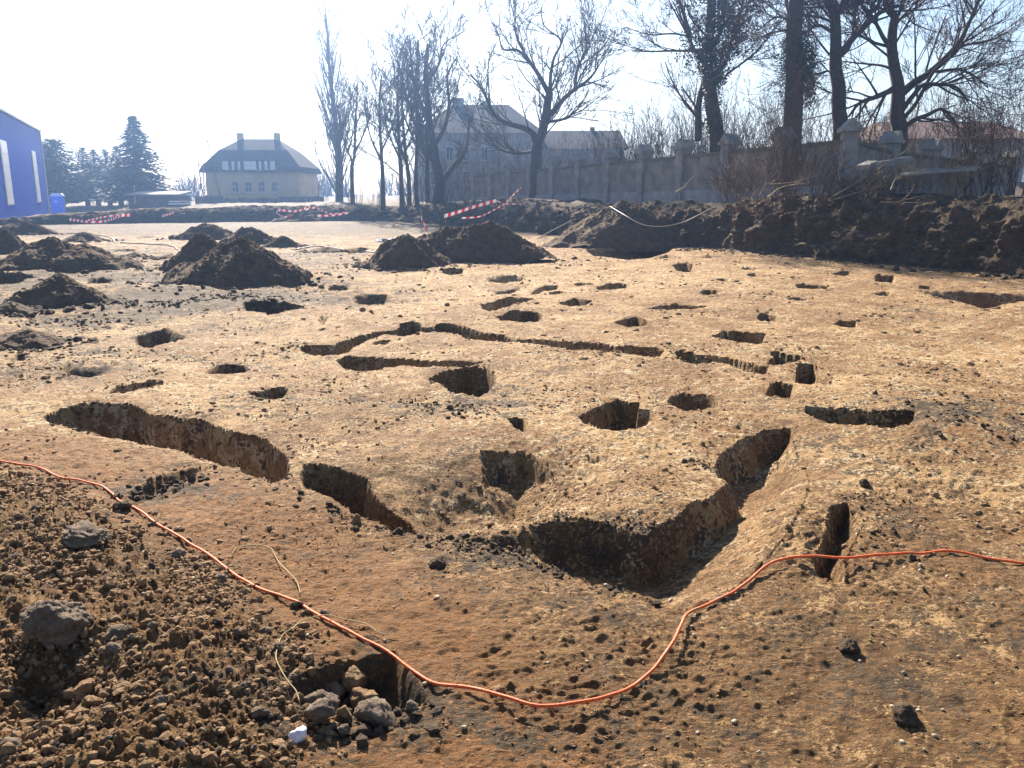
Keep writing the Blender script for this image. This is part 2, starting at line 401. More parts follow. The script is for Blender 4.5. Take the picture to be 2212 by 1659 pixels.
# (name, outline, depth, wall run-out, {edge index: other run-out})
PITS = [
 ('storage_pit', Z4([(845,760),(930,735),(1060,700),(1180,745),(1120,800),(930,855),(850,830)]), .32, .14, {2:.25,3:.3}),
 ('storage_pit', Z4([(1540,560),(1680,548),(1800,560),(1930,575),(1900,600),(1800,620),(1690,645),(1670,625),(1590,620),(1530,595)]), .36, .12, {}),
 ('post_hole', Z4([(1300,1000),(1370,960),(1440,950),(1540,960),(1590,990),(1530,1005),(1400,1015),(1320,1015)]), .3, .06, {}),
 ('post_hole', Z4([(680,1125),(740,1095),(850,1075),(960,1058),(1030,1065),(1030,1085),(940,1100),(840,1120),(740,1140),(690,1145)]), .4, .05, {}),
 ('post_hole', Z4([(1550,1125),(1640,1125),(1720,1100),(1790,1090),(1830,1105),(1800,1150),(1780,1165),(1700,1170),(1620,1160)]), .35, .08, {}),
 ('post_hole', Z4([(45,920),(100,897),(160,897),(205,910),(150,930),(60,940)]), .25, .06, {}),
 ('storage_pit', Z4([(310,960),(420,940),(500,960),(640,970),(730,965),(690,1020),(560,1035),(420,1030),(330,1010)]), .16, .25, {}),
 ('storage_pit', Z4([(-90,385),(60,382),(180,388),(230,400),(150,430),(60,450),(-90,455)]), .4, .2, {}),
 ('post_hole', Z4([(700,235),(800,228),(870,232),(860,243),(720,246)]), .4, .05, {}),
 ('post_hole', Z4([(850,156),(930,146),(985,151),(930,161),(860,166)]), .4, .05, {}),
 ('post_hole', Z4([(2010,650),(2050,640),(2085,655),(2060,690),(2025,700),(2000,680)]), .18, .15, {}),
 ('storage_pit', Z4([(545,420),(620,405),(720,420),(700,440),(620,447),(560,440)]), .2, .15, {}),
 ('foundation_trench', ZA([(265,260),(350,215),(470,185),(560,165),(700,175),(800,170),(880,195),(960,240),(1050,250),(1150,272),(1210,268),(1280,275),(1340,310),(1450,350),(1560,365),(1680,390),(1760,470),(1820,520),(1825,580),(1800,640),(1740,660),(1640,645),(1560,610),(1440,560),(1340,530),(1240,510),(1130,465),(1000,440),(850,420),(750,395),(640,370),(500,345),(400,310),(300,280)]), .6, .07, {}),
 ('foundation_trench', ZB([(10,560),(120,555),(240,570),(350,605),(420,620),(480,700),(560,740),(650,760),(720,790),(790,840),(860,880),(900,880),(880,910),(780,950),(640,935),(560,900),(450,850),(350,840),(250,770),(180,740),(30,705),(0,650)]), .5, .09, {}),
 ('storage_pit', ZB([(1120,460),(1230,455),(1350,470),(1420,460),(1500,500),(1580,560),(1640,600),(1640,640),(1560,690),(1440,730),(1300,740),(1190,700),(1160,600)]), .2, .14, {6:.5,7:.6,8:.6,9:.6,10:.5,11:.4}),
 ('foundation_trench', [(1012,1158),(1040,1146),(1090,1132),(1150,1118),(1260,1112),(1310,1128),(1390,1150),(1440,1122),(1490,1085),(1540,1068),(1568,1040),(1540,1010),(1550,980),(1600,948),(1650,925),(1715,922),(1722,940),(1716,965),(1735,1000),(1748,1040),(1735,1090),(1700,1150),(1645,1215),(1560,1290),(1460,1318),(1430,1303),(1377,1285),(1333,1267),(1281,1258),(1230,1240),(1179,1220),(1148,1192),(1080,1180),(1030,1168)], .24, .13,
   {0:.35,1:.3,2:.26,3:.2,16:.2,17:.25,18:.3,19:.42,20:.5,21:.52,22:.5,23:.35,24:.12,25:.08,26:.08,27:.08,28:.08}),
 ('side_trench', ZC([(1150,720),(1230,690),(1290,740),(1325,820),(1285,880),(1245,960),(1215,1040),(1230,1100),(1215,1150),(1130,1140),(1050,1080),(1040,1010),(1080,920),(1110,850),(1100,790)]), .20, .07, {2:.12,3:.14,4:.14,5:.14,6:.12}),
 ('post_hole', Z5([(735,355),(800,346),(880,350),(880,378),(800,387),(740,375)]), .3, .12, {}),
 ('storage_pit', Z5([(1010,400),(1100,378),(1180,372),(1290,385),(1240,412),(1130,427),(1030,418)]), .22, .25, {}),
 ('storage_pit', Z5([(1060,460),(1180,456),(1270,440),(1200,467),(1090,477)]), .15, .15, {}),
 ('post_hole', Z5([(1300,475),(1340,455),(1410,438),(1480,440),(1475,462),(1380,467),(1300,492)]), .3, .05, {}),
 ('post_hole', Z5([(1410,480),(1480,470),(1545,485),(1530,497),(1440,497)]), .3, .05, {}),
 ('post_hole', Z5([(1570,437),(1620,418),(1715,435),(1690,447),(1600,449)]), .3, .05, {}),
 ('post_hole', Z5([(1710,470),(1780,440),(1850,430),(1920,440),(1940,455),(1900,472),(1800,480),(1740,482)]), .35, .05, {}),
 ('post_hole', Z5([(1480,570),(1530,550),(1590,538),(1690,553),(1650,582),(1560,587),(1510,582)]), .35, .05, {}),
 ('post_hole', Z5([(980,575),(1160,525),(1230,525),(1330,540),(1250,560),(1150,590),(1040,620),(990,600)]), .35, .1, {}),
 ('post_hole', Z5([(1070,660),(1180,612),(1290,618),(1365,640),(1370,665),(1340,690),(1230,690),(1120,680)]), .5, .05, {}),
 ('post_hole', Z5([(1820,695),(1900,665),(1970,655),(2040,675),(2070,695),(2020,715),(1920,718),(1860,705)]), .4, .05, {}),
 ('post_hole', Z5([(2030,605),(2110,585),(2200,580),(2420,590),(2330,606),(2212,607),(2100,613)]), .3, .05, {}),
 ('wall_trench', Z5([(-165,850),(-90,838),(60,840),(140,800),(230,775),(330,755),(460,735),(470,700),(560,680),(600,700),(610,720),(690,730),(700,700),(760,700),(870,715),(1000,755),(1130,775),(1210,800),(1280,795),(1380,800),(1480,810),(1620,815),(1740,825),(1850,845),(1930,840),(2070,845),(2145,860),(2130,900),(2050,902),(1930,888),(1850,874),(1700,864),(1560,862),(1450,845),(1350,826),(1210,818),(1080,805),(960,799),(890,785),(840,765),(700,750),(600,750),(500,775),(380,765),(280,795),(200,835),(130,882),(50,900),(-60,898),(-140,872)]), .38, .05, {}),
 ('post_hole', Z5([(290,820),(360,803),(450,798),(380,827),(310,834)]), .2, .05, {}),
 ('wall_trench', Z5([(70,935),(130,905),(250,905),(450,920),(700,935),(850,935),(1000,945),(870,967),(600,967),(480,953),(440,967),(350,987),(240,995),(120,977)]), .45, .05, {}),
 ('post_hole', Z5([(640,1045),(740,1005),(840,985),(890,970),(960,975),(1030,990),(1080,1040),(1080,1070),(1030,1105),(980,1112),(880,1105),(790,1098),(720,1065)]), .6, .05, {}),
 ('post_hole', Z5([(1150,1295),(1210,1285),(1260,1300),(1285,1330),(1300,1370),(1260,1388),(1200,1355)]), .45, .05, {3:.2,4:.25}),
 ('post_hole', Z5([(1600,1285),(1700,1230),(1790,1195),(1850,1170),(1920,1195),(1990,1200),(1985,1240),(2060,1240),(2070,1280),(2040,1330),(1980,1350),(1870,1370),(1760,1367),(1680,1345)]), .55, .06, {}),
 ('post_hole', Z6([(120,235),(200,223),(260,228),(288,250),(270,264),(210,270),(160,260)]), .4, .05, {}),
 ('post_hole', Z6([(180,148),(240,142),(275,148),(220,154)]), .25, .05, {}),
 ('post_hole', Z6([(40,185),(100,174),(200,183),(150,194),(60,195)]), .3, .05, {}),
 ('post_hole', Z6([(290,187),(360,180),(440,187),(350,194)]), .2, .05, {}),
 ('post_hole', Z6([(530,258),(580,249),(645,260),(600,266)]), .25, .05, {}),
 ('post_hole', Z6([(565,288),(620,281),(710,298),(680,307),(600,304)]), .3, .05, {}),
 ('post_hole', Z6([(360,318),(440,309),(565,325),(500,334),(420,327)]), .3, .05, {}),
 ('post_hole', Z6([(290,395),(320,380),(410,385),(400,407),(320,410)]), .3, .05, {}),
 ('post_hole', Z6([(860,350),(900,344),(1060,362),(1040,375),(880,372)]), .35, .05, {}),
 ('post_hole', Z6([(1080,285),(1120,272),(1190,269),(1190,287),(1140,299),(1090,295)]), .35, .05, {}),
 ('post_hole', Z6([(1328,300),(1350,289),(1450,294),(1448,343),(1330,332)]), .55, .04, {}),
 ('post_hole', Z6([(1430,270),(1500,271),(1530,282),(1480,288)]), .25, .05, {}),
 ('post_hole', Z6([(1585,355),(1650,357),(1720,368),(1700,382),(1590,370)]), .3, .05, {}),
 ('post_hole', Z6([(1320,402),(1390,391),(1475,408),(1440,420),(1350,414)]), .3, .05, {}),
 ('post_hole', Z6([(800,437),(870,422),(940,435),(900,445)]), .3, .05, {}),
 ('post_hole', Z6([(635,540),(650,521),(690,519),(750,540),(745,563),(700,567),(640,561)]), .4, .05, {}),
 ('post_hole', Z6([(1090,580),(1130,561),(1220,564),(1240,590),(1190,603),(1130,597)]), .35, .05, {}),
 ('post_hole', Z6([(365,655),(440,622),(470,628),(500,622),(600,632),(690,640),(670,680),(640,697),(560,690),(470,675),(410,668)]), .45, .05, {}),
 ('wall_trench', Z6([(150,740),(240,745),(300,765),(400,772),(470,780),(560,800),(640,825),(695,835),(695,867),(620,864),(530,847),(450,816),(380,806),(300,814),(200,802),(165,785)]), .45, .05, {}),
 ('post_hole', Z6([(705,730),(780,750),(880,770),(960,790),(870,797),(800,815),(740,826),(690,816),(730,780)]), .45, .06, {}),
 ('post_hole', Z6([(860,850),(880,815),(960,818),(1000,835),(1010,860),(1110,905),(1080,942),(1000,938),(930,936),(860,920)]), .65, .05, {4:.2,5:.2}),
 ('post_hole', Z6([(700,965),(710,935),(760,925),(850,945),(850,1010),(840,1021),(770,1012),(680,997)]), .55, .05, {}),
 ('storage_pit', Z6([(95,1040),(110,1010),(200,985),(260,995),(330,990),(400,1010),(440,1035),(430,1065),(350,1082),(280,1092),(200,1087),(130,1062)]), .4, .16, {}),
 ('storage_pit', Z6([(920,1075),(1080,1072),(1240,1080),(1300,1090),(1380,1085),(1480,1090),(1570,1085),(1580,1130),(1530,1172),(1440,1192),(1380,1192),(1280,1167),(1230,1174),(1150,1170),(1050,1162),(980,1127),(925,1107)]), .6, .05, {}),
 ('storage_pit', Z6([(1580,385),(1750,388),(1900,393),(2020,398),(2200,405),(2420,415),(2400,470),(2200,450),(2030,485),(1960,490),(1850,457),(1750,432),(1650,412)]), .4, .35, {}),
 ('post_hole', Z6([(1900,870),(1960,870),(2025,896),(1960,895)]), .15, .04, {}),
 ('storage_pit', Z5([(1640,232),(1900,222),(2212,212),(2190,240),(2050,287),(1920,297),(1760,277),(1690,270)]), .35, .3, {}),
 ('storage_pit', ZF([(270,1010),(420,930),(600,870),(760,835),(950,815),(1080,790),(1150,890),(1210,980),(1270,1060),(1330,1130),(1250,1250),(1100,1330),(900,1400),(780,1390),(500,1330),(350,1270),(240,1200)]), .13, .08, {10:.25,11:.25,12:.25,13:.25,14:.25,15:.2}),
 ('storage_pit', ZA([(780,770),(850,700),(1000,640),(1150,580),(1330,565),(1220,650),(1110,725),(1000,775),(850,815)]), .07, .10, {}),
 ('storage_pit', ZG([(60,760),(250,740),(480,790),(640,830),(560,900),(430,1000),(440,1120),(280,1200),(80,1160),(0,1000),(0,850)]), .16, .2, {}),
 ('storage_pit', Z5([(165,515),(260,500),(400,500),(440,510),(380,545),(250,550),(180,540)]), .25, .25, {}),
 ('post_hole', Z5([(10,475),(60,458),(160,455),(150,480),(80,492),(20,490)]), .2, .12, {}),
 ('storage_pit', Z5([(110,235),(180,220),(290,222),(260,250),(150,258)]), .3, .25, {}),
]
PW = []
for nm, poly, dep, w, ov in PITS:
    P = np.array([at(*p) for p in poly])
    ar = 0.5*np.sum(P[:,0]*np.roll(P[:,1],-1) - np.roll(P[:,0],-1)*P[:,1])
    PW.append((nm, P, dep, w, ov))
# broad hollows (world centre from the ground point, radii in metres, depth)
HOLLOWS = []
for u, v, rx, ry, d in [(1080,1040,.75,.5,.22),(960,1070,.45,.35,.14),(1000,1105,.35,.22,.16),(1250,590,2.6,1.6,.12),(1060,620,1.8,1.4,.14),(2120,745,1.2,.8,.08),(250,690,1.2,1.0,.1),(940,850,.9,.4,.1),
                        (430,715,1.0,.8,.1),(70,1480,.35,.25,.1),(820,640,1.6,1.2,.1)]:
    x, y = at(u, v); HOLLOWS.append((x, y, rx, ry, d))

def height(x, y, cell=None, fine=True):
    x = np.asarray(x, float); y = np.asarray(y, float)
    z = base_h(x, y)
    r = np.hypot(x, y)
    if cell is None: cell = np.full(x.shape, 0.02)
    for cx, cy, rx, ry, d in HOLLOWS:
        q = ((x-cx)/rx)**2 + ((y-cy)/ry)**2
        z = z - d*np.exp(-q*1.2)
    wc = cell*np.where(r > 9, 1.25, 1.7)
    wob = 0.04*perlin(x*4.5, y*4.5, 21) + (0.028*perlin(x*13, y*13, 22) + 0.014*perlin(x*33, y*33, 23))*(1-sstep(5, 9, r))
    pid = np.full(x.shape, -1, np.int32); pdep = np.zeros(x.shape)
    for i, (nm, P, dep, w, ov) in enumerate(PW):
        mg = 0.35
        k = np.nonzero((x > P[:,0].min()-mg) & (x < P[:,0].max()+mg) & (y > P[:,1].min()-mg) & (y < P[:,1].max()+mg))[0]
        if len(k) == 0: continue
        px, py = x[k], y[k]
        wk = wob[k]*np.clip(np.hypot(P[:,0].max()-P[:,0].min(), P[:,1].max()-P[:,1].min())/2.0, .25, 1)
        n = len(P); f = np.full(px.shape, 1e9); inside = np.zeros(px.shape, bool); dmin = np.full(px.shape, 1e9)
        for j in range(n):
            ax, ay = P[j]; bx, by = P[(j+1) % n]; ex, ey = bx-ax, by-ay; L = ex*ex+ey*ey+1e-12
            t = np.clip(((px-ax)*ex+(py-ay)*ey)/L, 0, 1)
            d = np.hypot(px-ax-t*ex, py-ay-t*ey)
            ww = np.maximum(ov.get(j, w), wc[k])
            f = np.minimum(f, (d+0.7*wk)/ww); dmin = np.minimum(dmin, d)
            c = ((ay > py) != (by > py))
            xx = ax + (py-ay)/(ey if abs(ey) > 1e-12 else 1e-12)*ex
            inside ^= c & (px < xx)
        ff = np.where(inside, f, (-dmin+0.7*wk)/np.maximum(w, wc[k]))
        s = sstep(-0.08, 1.0, ff)
        fl = dep*(1 + 0.10*perlin(px*2.2, py*2.2, 31+i) + 0.05*perlin(px*9, py*9, 51))
        dz = fl*s
        better = dz > pdep[k]
        kk = k[better]
        pdep[kk] = dz[better]
        pid[k[(s > 0.06) & better]] = i
        # trodden, slightly rounded lip
        lip = np.exp(-((ff+0.15)/0.6)**2)*(~inside)
        z[k] = z[k] - 0.012*lip
    z = z - pdep
    if fine:
        hd = near_heap(x, y)
        hp = sstep(-0.1, 0.35, hd)
        inpit = sstep(0.02, 0.15, pdep)
        amp = 1 - 0.55*inpit
        nr = 1 - sstep(8, 16, r)
        z = z + 0.016*fbm(x, y, 3.2, 3, 61)*amp + 0.015*fbm(x, y, 9, 3, 63)*amp
        # scraped flakes and crumbs, rarer on the smooth loam
        pt = 0.5 + 0.9*perlin(x*0.8, y*0.8, 71) + 0.5*perlin(x*2.9, y*2.9, 72)
        pt = np.clip(pt, 0.1, 1.3)
        a1 = perlin(x*13+0.4*y*13, y*30-x*6, 73); a2 = perlin(x*27, y*38, 74); a3 = perlin(x*9, y*14, 75)
        z = z + amp*pt*(0.024*np.maximum(a1-0.14, 0) + 0.034*np.maximum(a3-0.28, 0)*(0.35+0.65*sstep(4, 7, r)))*1.5
        z = z + amp*nr*pt*0.020*np.maximum(a2-0.08, 0)*1.6
        mud = (0.12 + 0.88*sstep(1.0, -3.0, x))*sstep(9, 18, r)*sstep(60, 40, r)
        m1 = perlin(x*1.6, y*2.3, 93); m2 = perlin(x*3.7, y*5.2, 94)
        z = z + amp*mud*(0.10*np.maximum(m1-0.12, 0) + 0.11*np.maximum(m2-0.14, 0))*np.clip(0.4+1.3*perlin(x*0.3, y*0.3, 95), 0.15, 1.2)
        b1 = perlin(x*9, y*9, 81); b2 = perlin(x*21, y*21, 82); b3 = perlin(x*46, y*46, 83)
        z = z + hp*(0.06*np.abs(b1)+0.05*np.abs(b2)*(0.6+b1) + 0.030*np.abs(b3))
        out = sstep(0.6, 1.6, -exc_sd(x, y)) if np.any(r > 10) else 0.0
        z = z + out*0.10*fbm(x, y, 0.9, 3, 91)
    return z, pid, pdep

# ------------------------------------------------------------------ ground sheet
th_f = np.radians(np.arange(-37.0, 37.0001, 0.084))
th_c = np.radians(np.linspace(37, 323, 56))[1:-1]
TH = np.concatenate([th_f, th_c])
a_deg = np.concatenate([np.arange(46, 9, -0.068), np.arange(9, 2.4, -0.028), np.arange(2.4, 1.5, -0.018)])
R = EYE/np.tan(np.radians(a_deg))
R = np.concatenate([np.linspace(0.15, R[0], 10)[:-1], R, np.geomspace(R[-1], 340, 46)[1:]])
rr, tt = np.meshgrid(R, TH, indexing='ij')
GX, GY = (rr*np.sin(tt)).ravel(), (rr*np.cos(tt)).ravel()
drow = np.gradient(R)
cell = np.repeat(drow, len(TH))
GZ, GP, GD = height(GX, GY, cell)
nR, nT = len(R), len(TH)
ii, jj = np.meshgrid(np.arange(nR-1), np.arange(nT), indexing='ij')
j2 = (jj+1) % nT
FQ = np.stack([ii*nT+jj, (ii+1)*nT+jj, (ii+1)*nT+j2, ii*nT+j2], -1).reshape(-1, 4)
GV = np.stack([GX, GY, GZ], -1)

PITIDX = [i for i, p in enumerate(PW) if len(p[1]) == 34][0]     # the angled trench cuts down to pale loess
# what kind of soil lies where, with pits toned darker by depth
def soil_attrs(x, y, pd, pid):
    r = np.hypot(x, y)
    hd = near_heap(x, y)
    soil = 0.34 + 0.5*perlin(x*0.5, y*0.5, 101) + 0.75*perlin(x*1.7, y*1.7, 102) + 0.75*perlin(x*4.3, y*5.0, 108) + 0.5*perlin(x*9.0, y*11.0, 109)
    dark = -0.12 + 0.45*perlin(x*0.55, y*0.55, 103) + 0.5*perlin(x*1.6, y*1.9, 106) + 0.5*perlin(x*4.1, y*4.6, 107); red = np.zeros(x.shape)
    def blob(u, v, rx, ry):
        cx, cy = at(u, v); return np.exp(-(((x-cx)/rx)**2 + ((y-cy)/ry)**2))
    soil = soil + 0.75*sstep(-0.15, 0.25, hd)
    red = 0.75*sstep(-1.15, -0.5, hd)*(1-sstep(-0.1, 0.25, hd))*sstep(6.2, 4.6, y + 0.9*x)
    soil = soil + 0.38*sstep(6.8, 4.6, r)
    ix = PITIDX
    soil = np.where(pid == ix, soil - 0.75, soil)
    for u, v, rx, ry, s in [(900,1250,.8,.7,.3),(1250,1500,1.4,.5,.55),(1950,1480,1.4,.8,.45),(2050,1150,.9,1.0,.3),(650,1150,.7,.4,.35),
                            (1250,600,3,2.2,-.5),(1010,620,2.4,2.0,-.35),(2130,760,1.6,1.0,-.5),(1480,580,2.5,4,-.2),(430,760,1.6,1.2,-.25),(1130,1050,.6,.5,-.3),(1600,1150,.5,.7,-.35),(1380,970,.6,.6,-.15),
                            (1900,640,2,2,.1),(1700,640,3,2,.1)]:
        soil = soil + s*blob(u, v, rx, ry)
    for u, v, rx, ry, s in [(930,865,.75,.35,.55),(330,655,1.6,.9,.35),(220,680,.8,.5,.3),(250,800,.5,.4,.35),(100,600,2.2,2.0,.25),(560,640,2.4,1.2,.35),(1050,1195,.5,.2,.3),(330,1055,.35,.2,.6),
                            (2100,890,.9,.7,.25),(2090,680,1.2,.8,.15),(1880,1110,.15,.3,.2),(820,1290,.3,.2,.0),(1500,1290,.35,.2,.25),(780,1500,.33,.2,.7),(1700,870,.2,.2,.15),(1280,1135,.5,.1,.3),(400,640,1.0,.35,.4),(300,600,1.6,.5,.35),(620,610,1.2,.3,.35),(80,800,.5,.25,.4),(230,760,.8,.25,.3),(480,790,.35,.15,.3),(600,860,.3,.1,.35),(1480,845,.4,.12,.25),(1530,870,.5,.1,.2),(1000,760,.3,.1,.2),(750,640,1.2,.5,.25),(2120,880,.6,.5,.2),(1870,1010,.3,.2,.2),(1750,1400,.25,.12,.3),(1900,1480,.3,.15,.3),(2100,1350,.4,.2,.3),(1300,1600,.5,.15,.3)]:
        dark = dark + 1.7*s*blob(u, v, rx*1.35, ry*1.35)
    # churned dark mud at the far end and behind the pits on the left
    dark = dark + 0.75*sstep(33, 44, y) + 0.42*sstep(15, 28, y)*sstep(0.5, -6, x)
    dark = dark + 0.3*sstep(9, 16, y)*sstep(-3.5, -7, x)*(0.5+perlin(x*0.9, y*0.6, 105))
    dark = dark + 0.36*sstep(-1.0, -5.0, x)*sstep(8, 12, y)*sstep(34, 24, y)
    out = sstep(-0.1, 0.4, -exc_sd(x, y))
    dark = dark + 1.2*out
    dark = dark + 0.25*sstep(0.05, 0.3, pd)*sstep(12, 7, r)*0.4  # darker tone with growing pit depth, near pits only
    return soil, dark, red
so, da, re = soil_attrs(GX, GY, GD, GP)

fp = GP[FQ]
fid = fp.max(axis=1)
def sub(mask, name, mat, parent=None):
    F = FQ[mask]
    idx, inv = np.unique(F.ravel(), return_inverse=True)
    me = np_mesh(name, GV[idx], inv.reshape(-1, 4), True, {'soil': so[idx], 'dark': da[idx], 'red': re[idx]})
    return link_mesh(name, me, mat, parent)
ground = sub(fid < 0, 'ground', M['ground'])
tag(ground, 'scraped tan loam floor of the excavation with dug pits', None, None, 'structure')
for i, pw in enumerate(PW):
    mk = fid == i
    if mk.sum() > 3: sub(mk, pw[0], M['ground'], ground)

def gz(x, y):
    z, _, _ = height(np.atleast_1d(np.asarray(x, float)), np.atleast_1d(np.asarray(y, float)))
    return z

# ------------------------------------------------------------------ cut bank round the excavation
def bank(name, pts, label, run, amp):
    path = catmull(pts, 200)
    s = np.concatenate([[0], np.cumsum(np.hypot(*np.diff(path, axis=0).T))])
    # spacing that grows with distance
    ss = [0.0]
    while ss[-1] < s[-1]:
        x = np.interp(ss[-1], s, path[:,0]); y = np.interp(ss[-1], s, path[:,1])
        ss.append(ss[-1] + max(0.045, 0.0026*math.hypot(x, y)))
    ss = np.array(ss[:-1])
    cx = np.interp(ss, s, path[:,0]); cy = np.interp(ss, s, path[:,1])
    tx = np.gradient(cx, ss); ty = np.gradient(cy, ss); L = np.hypot(tx, ty); tx /= L; ty /= L
    k = max(3, int(3/np.median(np.diff(ss))))
    ker = np.ones(k)/k
    nx, ny = np.convolve(np.pad(ty, k, 'edge'), ker, 'same')[k:-k], np.convolve(np.pad(-tx, k, 'edge'), ker, 'same')[k:-k]
    T = terrace(cx + nx*2.2, cy + ny*2.2)
    B = base_h(cx - nx*0.4, cy - ny*0.4)
    H = T - B
    t1, t2, t3 = np.linspace(0, 1, 40)[:-1], np.linspace(0, 1, 44)[:-1], np.linspace(0, 1, 30)
    prof_o = np.concatenate([np.linspace(-0.35, 0.0, 6)[:-1], t1*run*0.62, run*0.62 + t2*(run*2.1), run*2.72 + t3*1.9])
    prof_h = np.concatenate([np.linspace(-0.06, 0.04, 6)[:-1], 0.04+0.62*t1**0.9, 0.66+0.34*(1-(1-t2)**1.7), 1-0.0*t3])
    S, Oo = np.meshgrid(ss, prof_o, indexing='ij')
    _, Hh = np.meshgrid(ss, prof_h, indexing='ij')
    face = np.where(Oo < run*0.62, np.exp(-((Hh-0.45)/0.42)**2), 0.7*np.exp(-(Oo-run*0.62)/0.6))
    # buttresses and gullies running down the face, then clods
    Wv = Oo + Hh*1.1
    g = perlin(S*0.55, Wv*0.25, 201) + 0.7*perlin(S*1.4, Wv*0.5, 202)
    g2 = perlin(S*2.6, Wv*2.4, 203); g3 = perlin(S*6.2, Wv*6.0, 204); g4 = perlin(S*14, Wv*14, 205)
    lump = np.maximum(g2, 0)*0.9 + np.abs(g3)*0.45 + np.abs(g4)*0.18
    push = amp*(0.55*g*np.exp(-((Hh-0.35)/0.5)**2) + 0.52*lump)*np.clip(face+0.2, 0, 1)
    top = amp*sstep(run*0.4, run*0.8, Oo)*np.exp(-np.clip(Oo-run*2, 0, 9)/1.6)*(0.20*np.abs(perlin(S*1.1, Wv*0.9, 206)) + 0.36*lump)
    top += 0.12*perlin(S*0.35, Oo*0.2, 207)*(Oo > run*0.6)
    X = cx[:,None] + nx[:,None]*(Oo - push); Y = cy[:,None] + ny[:,None]*(Oo - push)
    Zz = B[:,None] + H[:,None]*Hh + top + 0.12*amp*lump*(Oo > 0.05)*(Oo <= run)
    Zz -= 0.40*sstep(run*2.72+1.1, run*2.72+1.9, Oo)
    V = np.stack([X.ravel(), Y.ravel(), Zz.ravel()], -1)
    a, b = len(ss), len(prof_o)
    i2, j2_ = np.meshgrid(np.arange(a-1), np.arange(b-1), indexing='ij')
    F = np.stack([i2*b+j2_, i2*b+j2_+1, (i2+1)*b+j2_+1, (i2+1)*b+j2_], -1).reshape(-1, 4)[:, ::-1]
    o = link_mesh(name, np_mesh(name, V, F), M['bank'])
    return tag(o, label, None, None, 'structure')
bank('earth_bank', BANK_R, 'dark cut face of topsoil along the right side of the excavation', 0.75, 1.0)
bank('earth_bank', BANK_L, 'low dark earth edge at the far left end of the excavation', 0.8, 0.8)

# ------------------------------------------------------------------ spoil heaps
def heap(front_u, front_v, w_px, top_v, label, peaks=((0,0,1),), depth=0.8, seed=0, ang=0.0, group='spoil heaps left on the excavation floor'):
    fx, fy = at(front_u, front_v)
    W = w_px/1847.0*math.hypot(fx, fy)*0.5*1.03
    D = W*depth
    # centre lies a depth-radius behind the front foot
    cx, cy = fx*(1 + D/fy), fy + D
    z0 = g0(cx, cy)
    top = atd(front_u, top_v, cy).z
    H = max(0.12, top - z0)
    nr, na = 80, 200
    rr_ = np.linspace(0, 1.18, nr); aa = np.linspace(0, 2*np.pi, na, endpoint=False)
    Rr, Aa = np.meshgrid(rr_, aa, indexing='ij')
    X = Rr*np.cos(Aa)*W; Y = Rr*np.sin(Aa)*D
    h = np.zeros(X.shape)
    for px, py, ph in peaks:
        q = np.hypot((X/W-px)/(1-abs(px)*0.75), (Y/D-py)/(1-abs(py)*0.75))
        q = q*(1 + 0.30*perlin(np.cos(Aa)*1.6+3, np.sin(Aa)*1.6, seed) + 0.28*perlin(X/W*2.2, Y/D*2.2, seed+1))
        h = np.maximum(h, ph*(1.02-np.sqrt(q*q+0.012)))
    h = np.maximum(h, 0)
    sc = min(1.0, H)
    n1 = perlin(X*2.3, Y*2.3, seed+2); n2 = perlin(X*7, Y*7, seed+3); n3 = perlin(X*16, Y*16, seed+4); n4 = perlin(X*34, Y*34, seed+5)
    rough = sc*(0.13*n1 + 0.12*np.abs(n2) + 0.075*np.abs(n3) + 0.03*np.abs(n4))
    edge = sstep(0.0, 0.14, h)
    Zl = H*h*1.02 + rough*(0.25+0.75*edge)
    gx_, gy_ = X+cx, Y+cy
    Zg = base_h(gx_.ravel(), gy_.ravel()).reshape(X.shape)
    Zl = Zg + Zl - 0.10*(1-sstep(0.0, 0.06, h))
    V = np.stack([X.ravel(), Y.ravel(), (Zl - z0).ravel()], -1)
    i2, j2_ = np.meshgrid(np.arange(nr-1), np.arange(na), indexing='ij'); jn = (j2_+1) % na
    F = np.stack([i2*na+j2_, (i2+1)*na+j2_, (i2+1)*na+jn, i2*na+jn], -1).reshape(-1, 4)
    o = link_mesh('soil_heap', np_mesh('soil_heap', V, F), M['heap'])
    o.location = (cx, cy, z0)
    tag(o, label, 'soil heap', group)
    return o
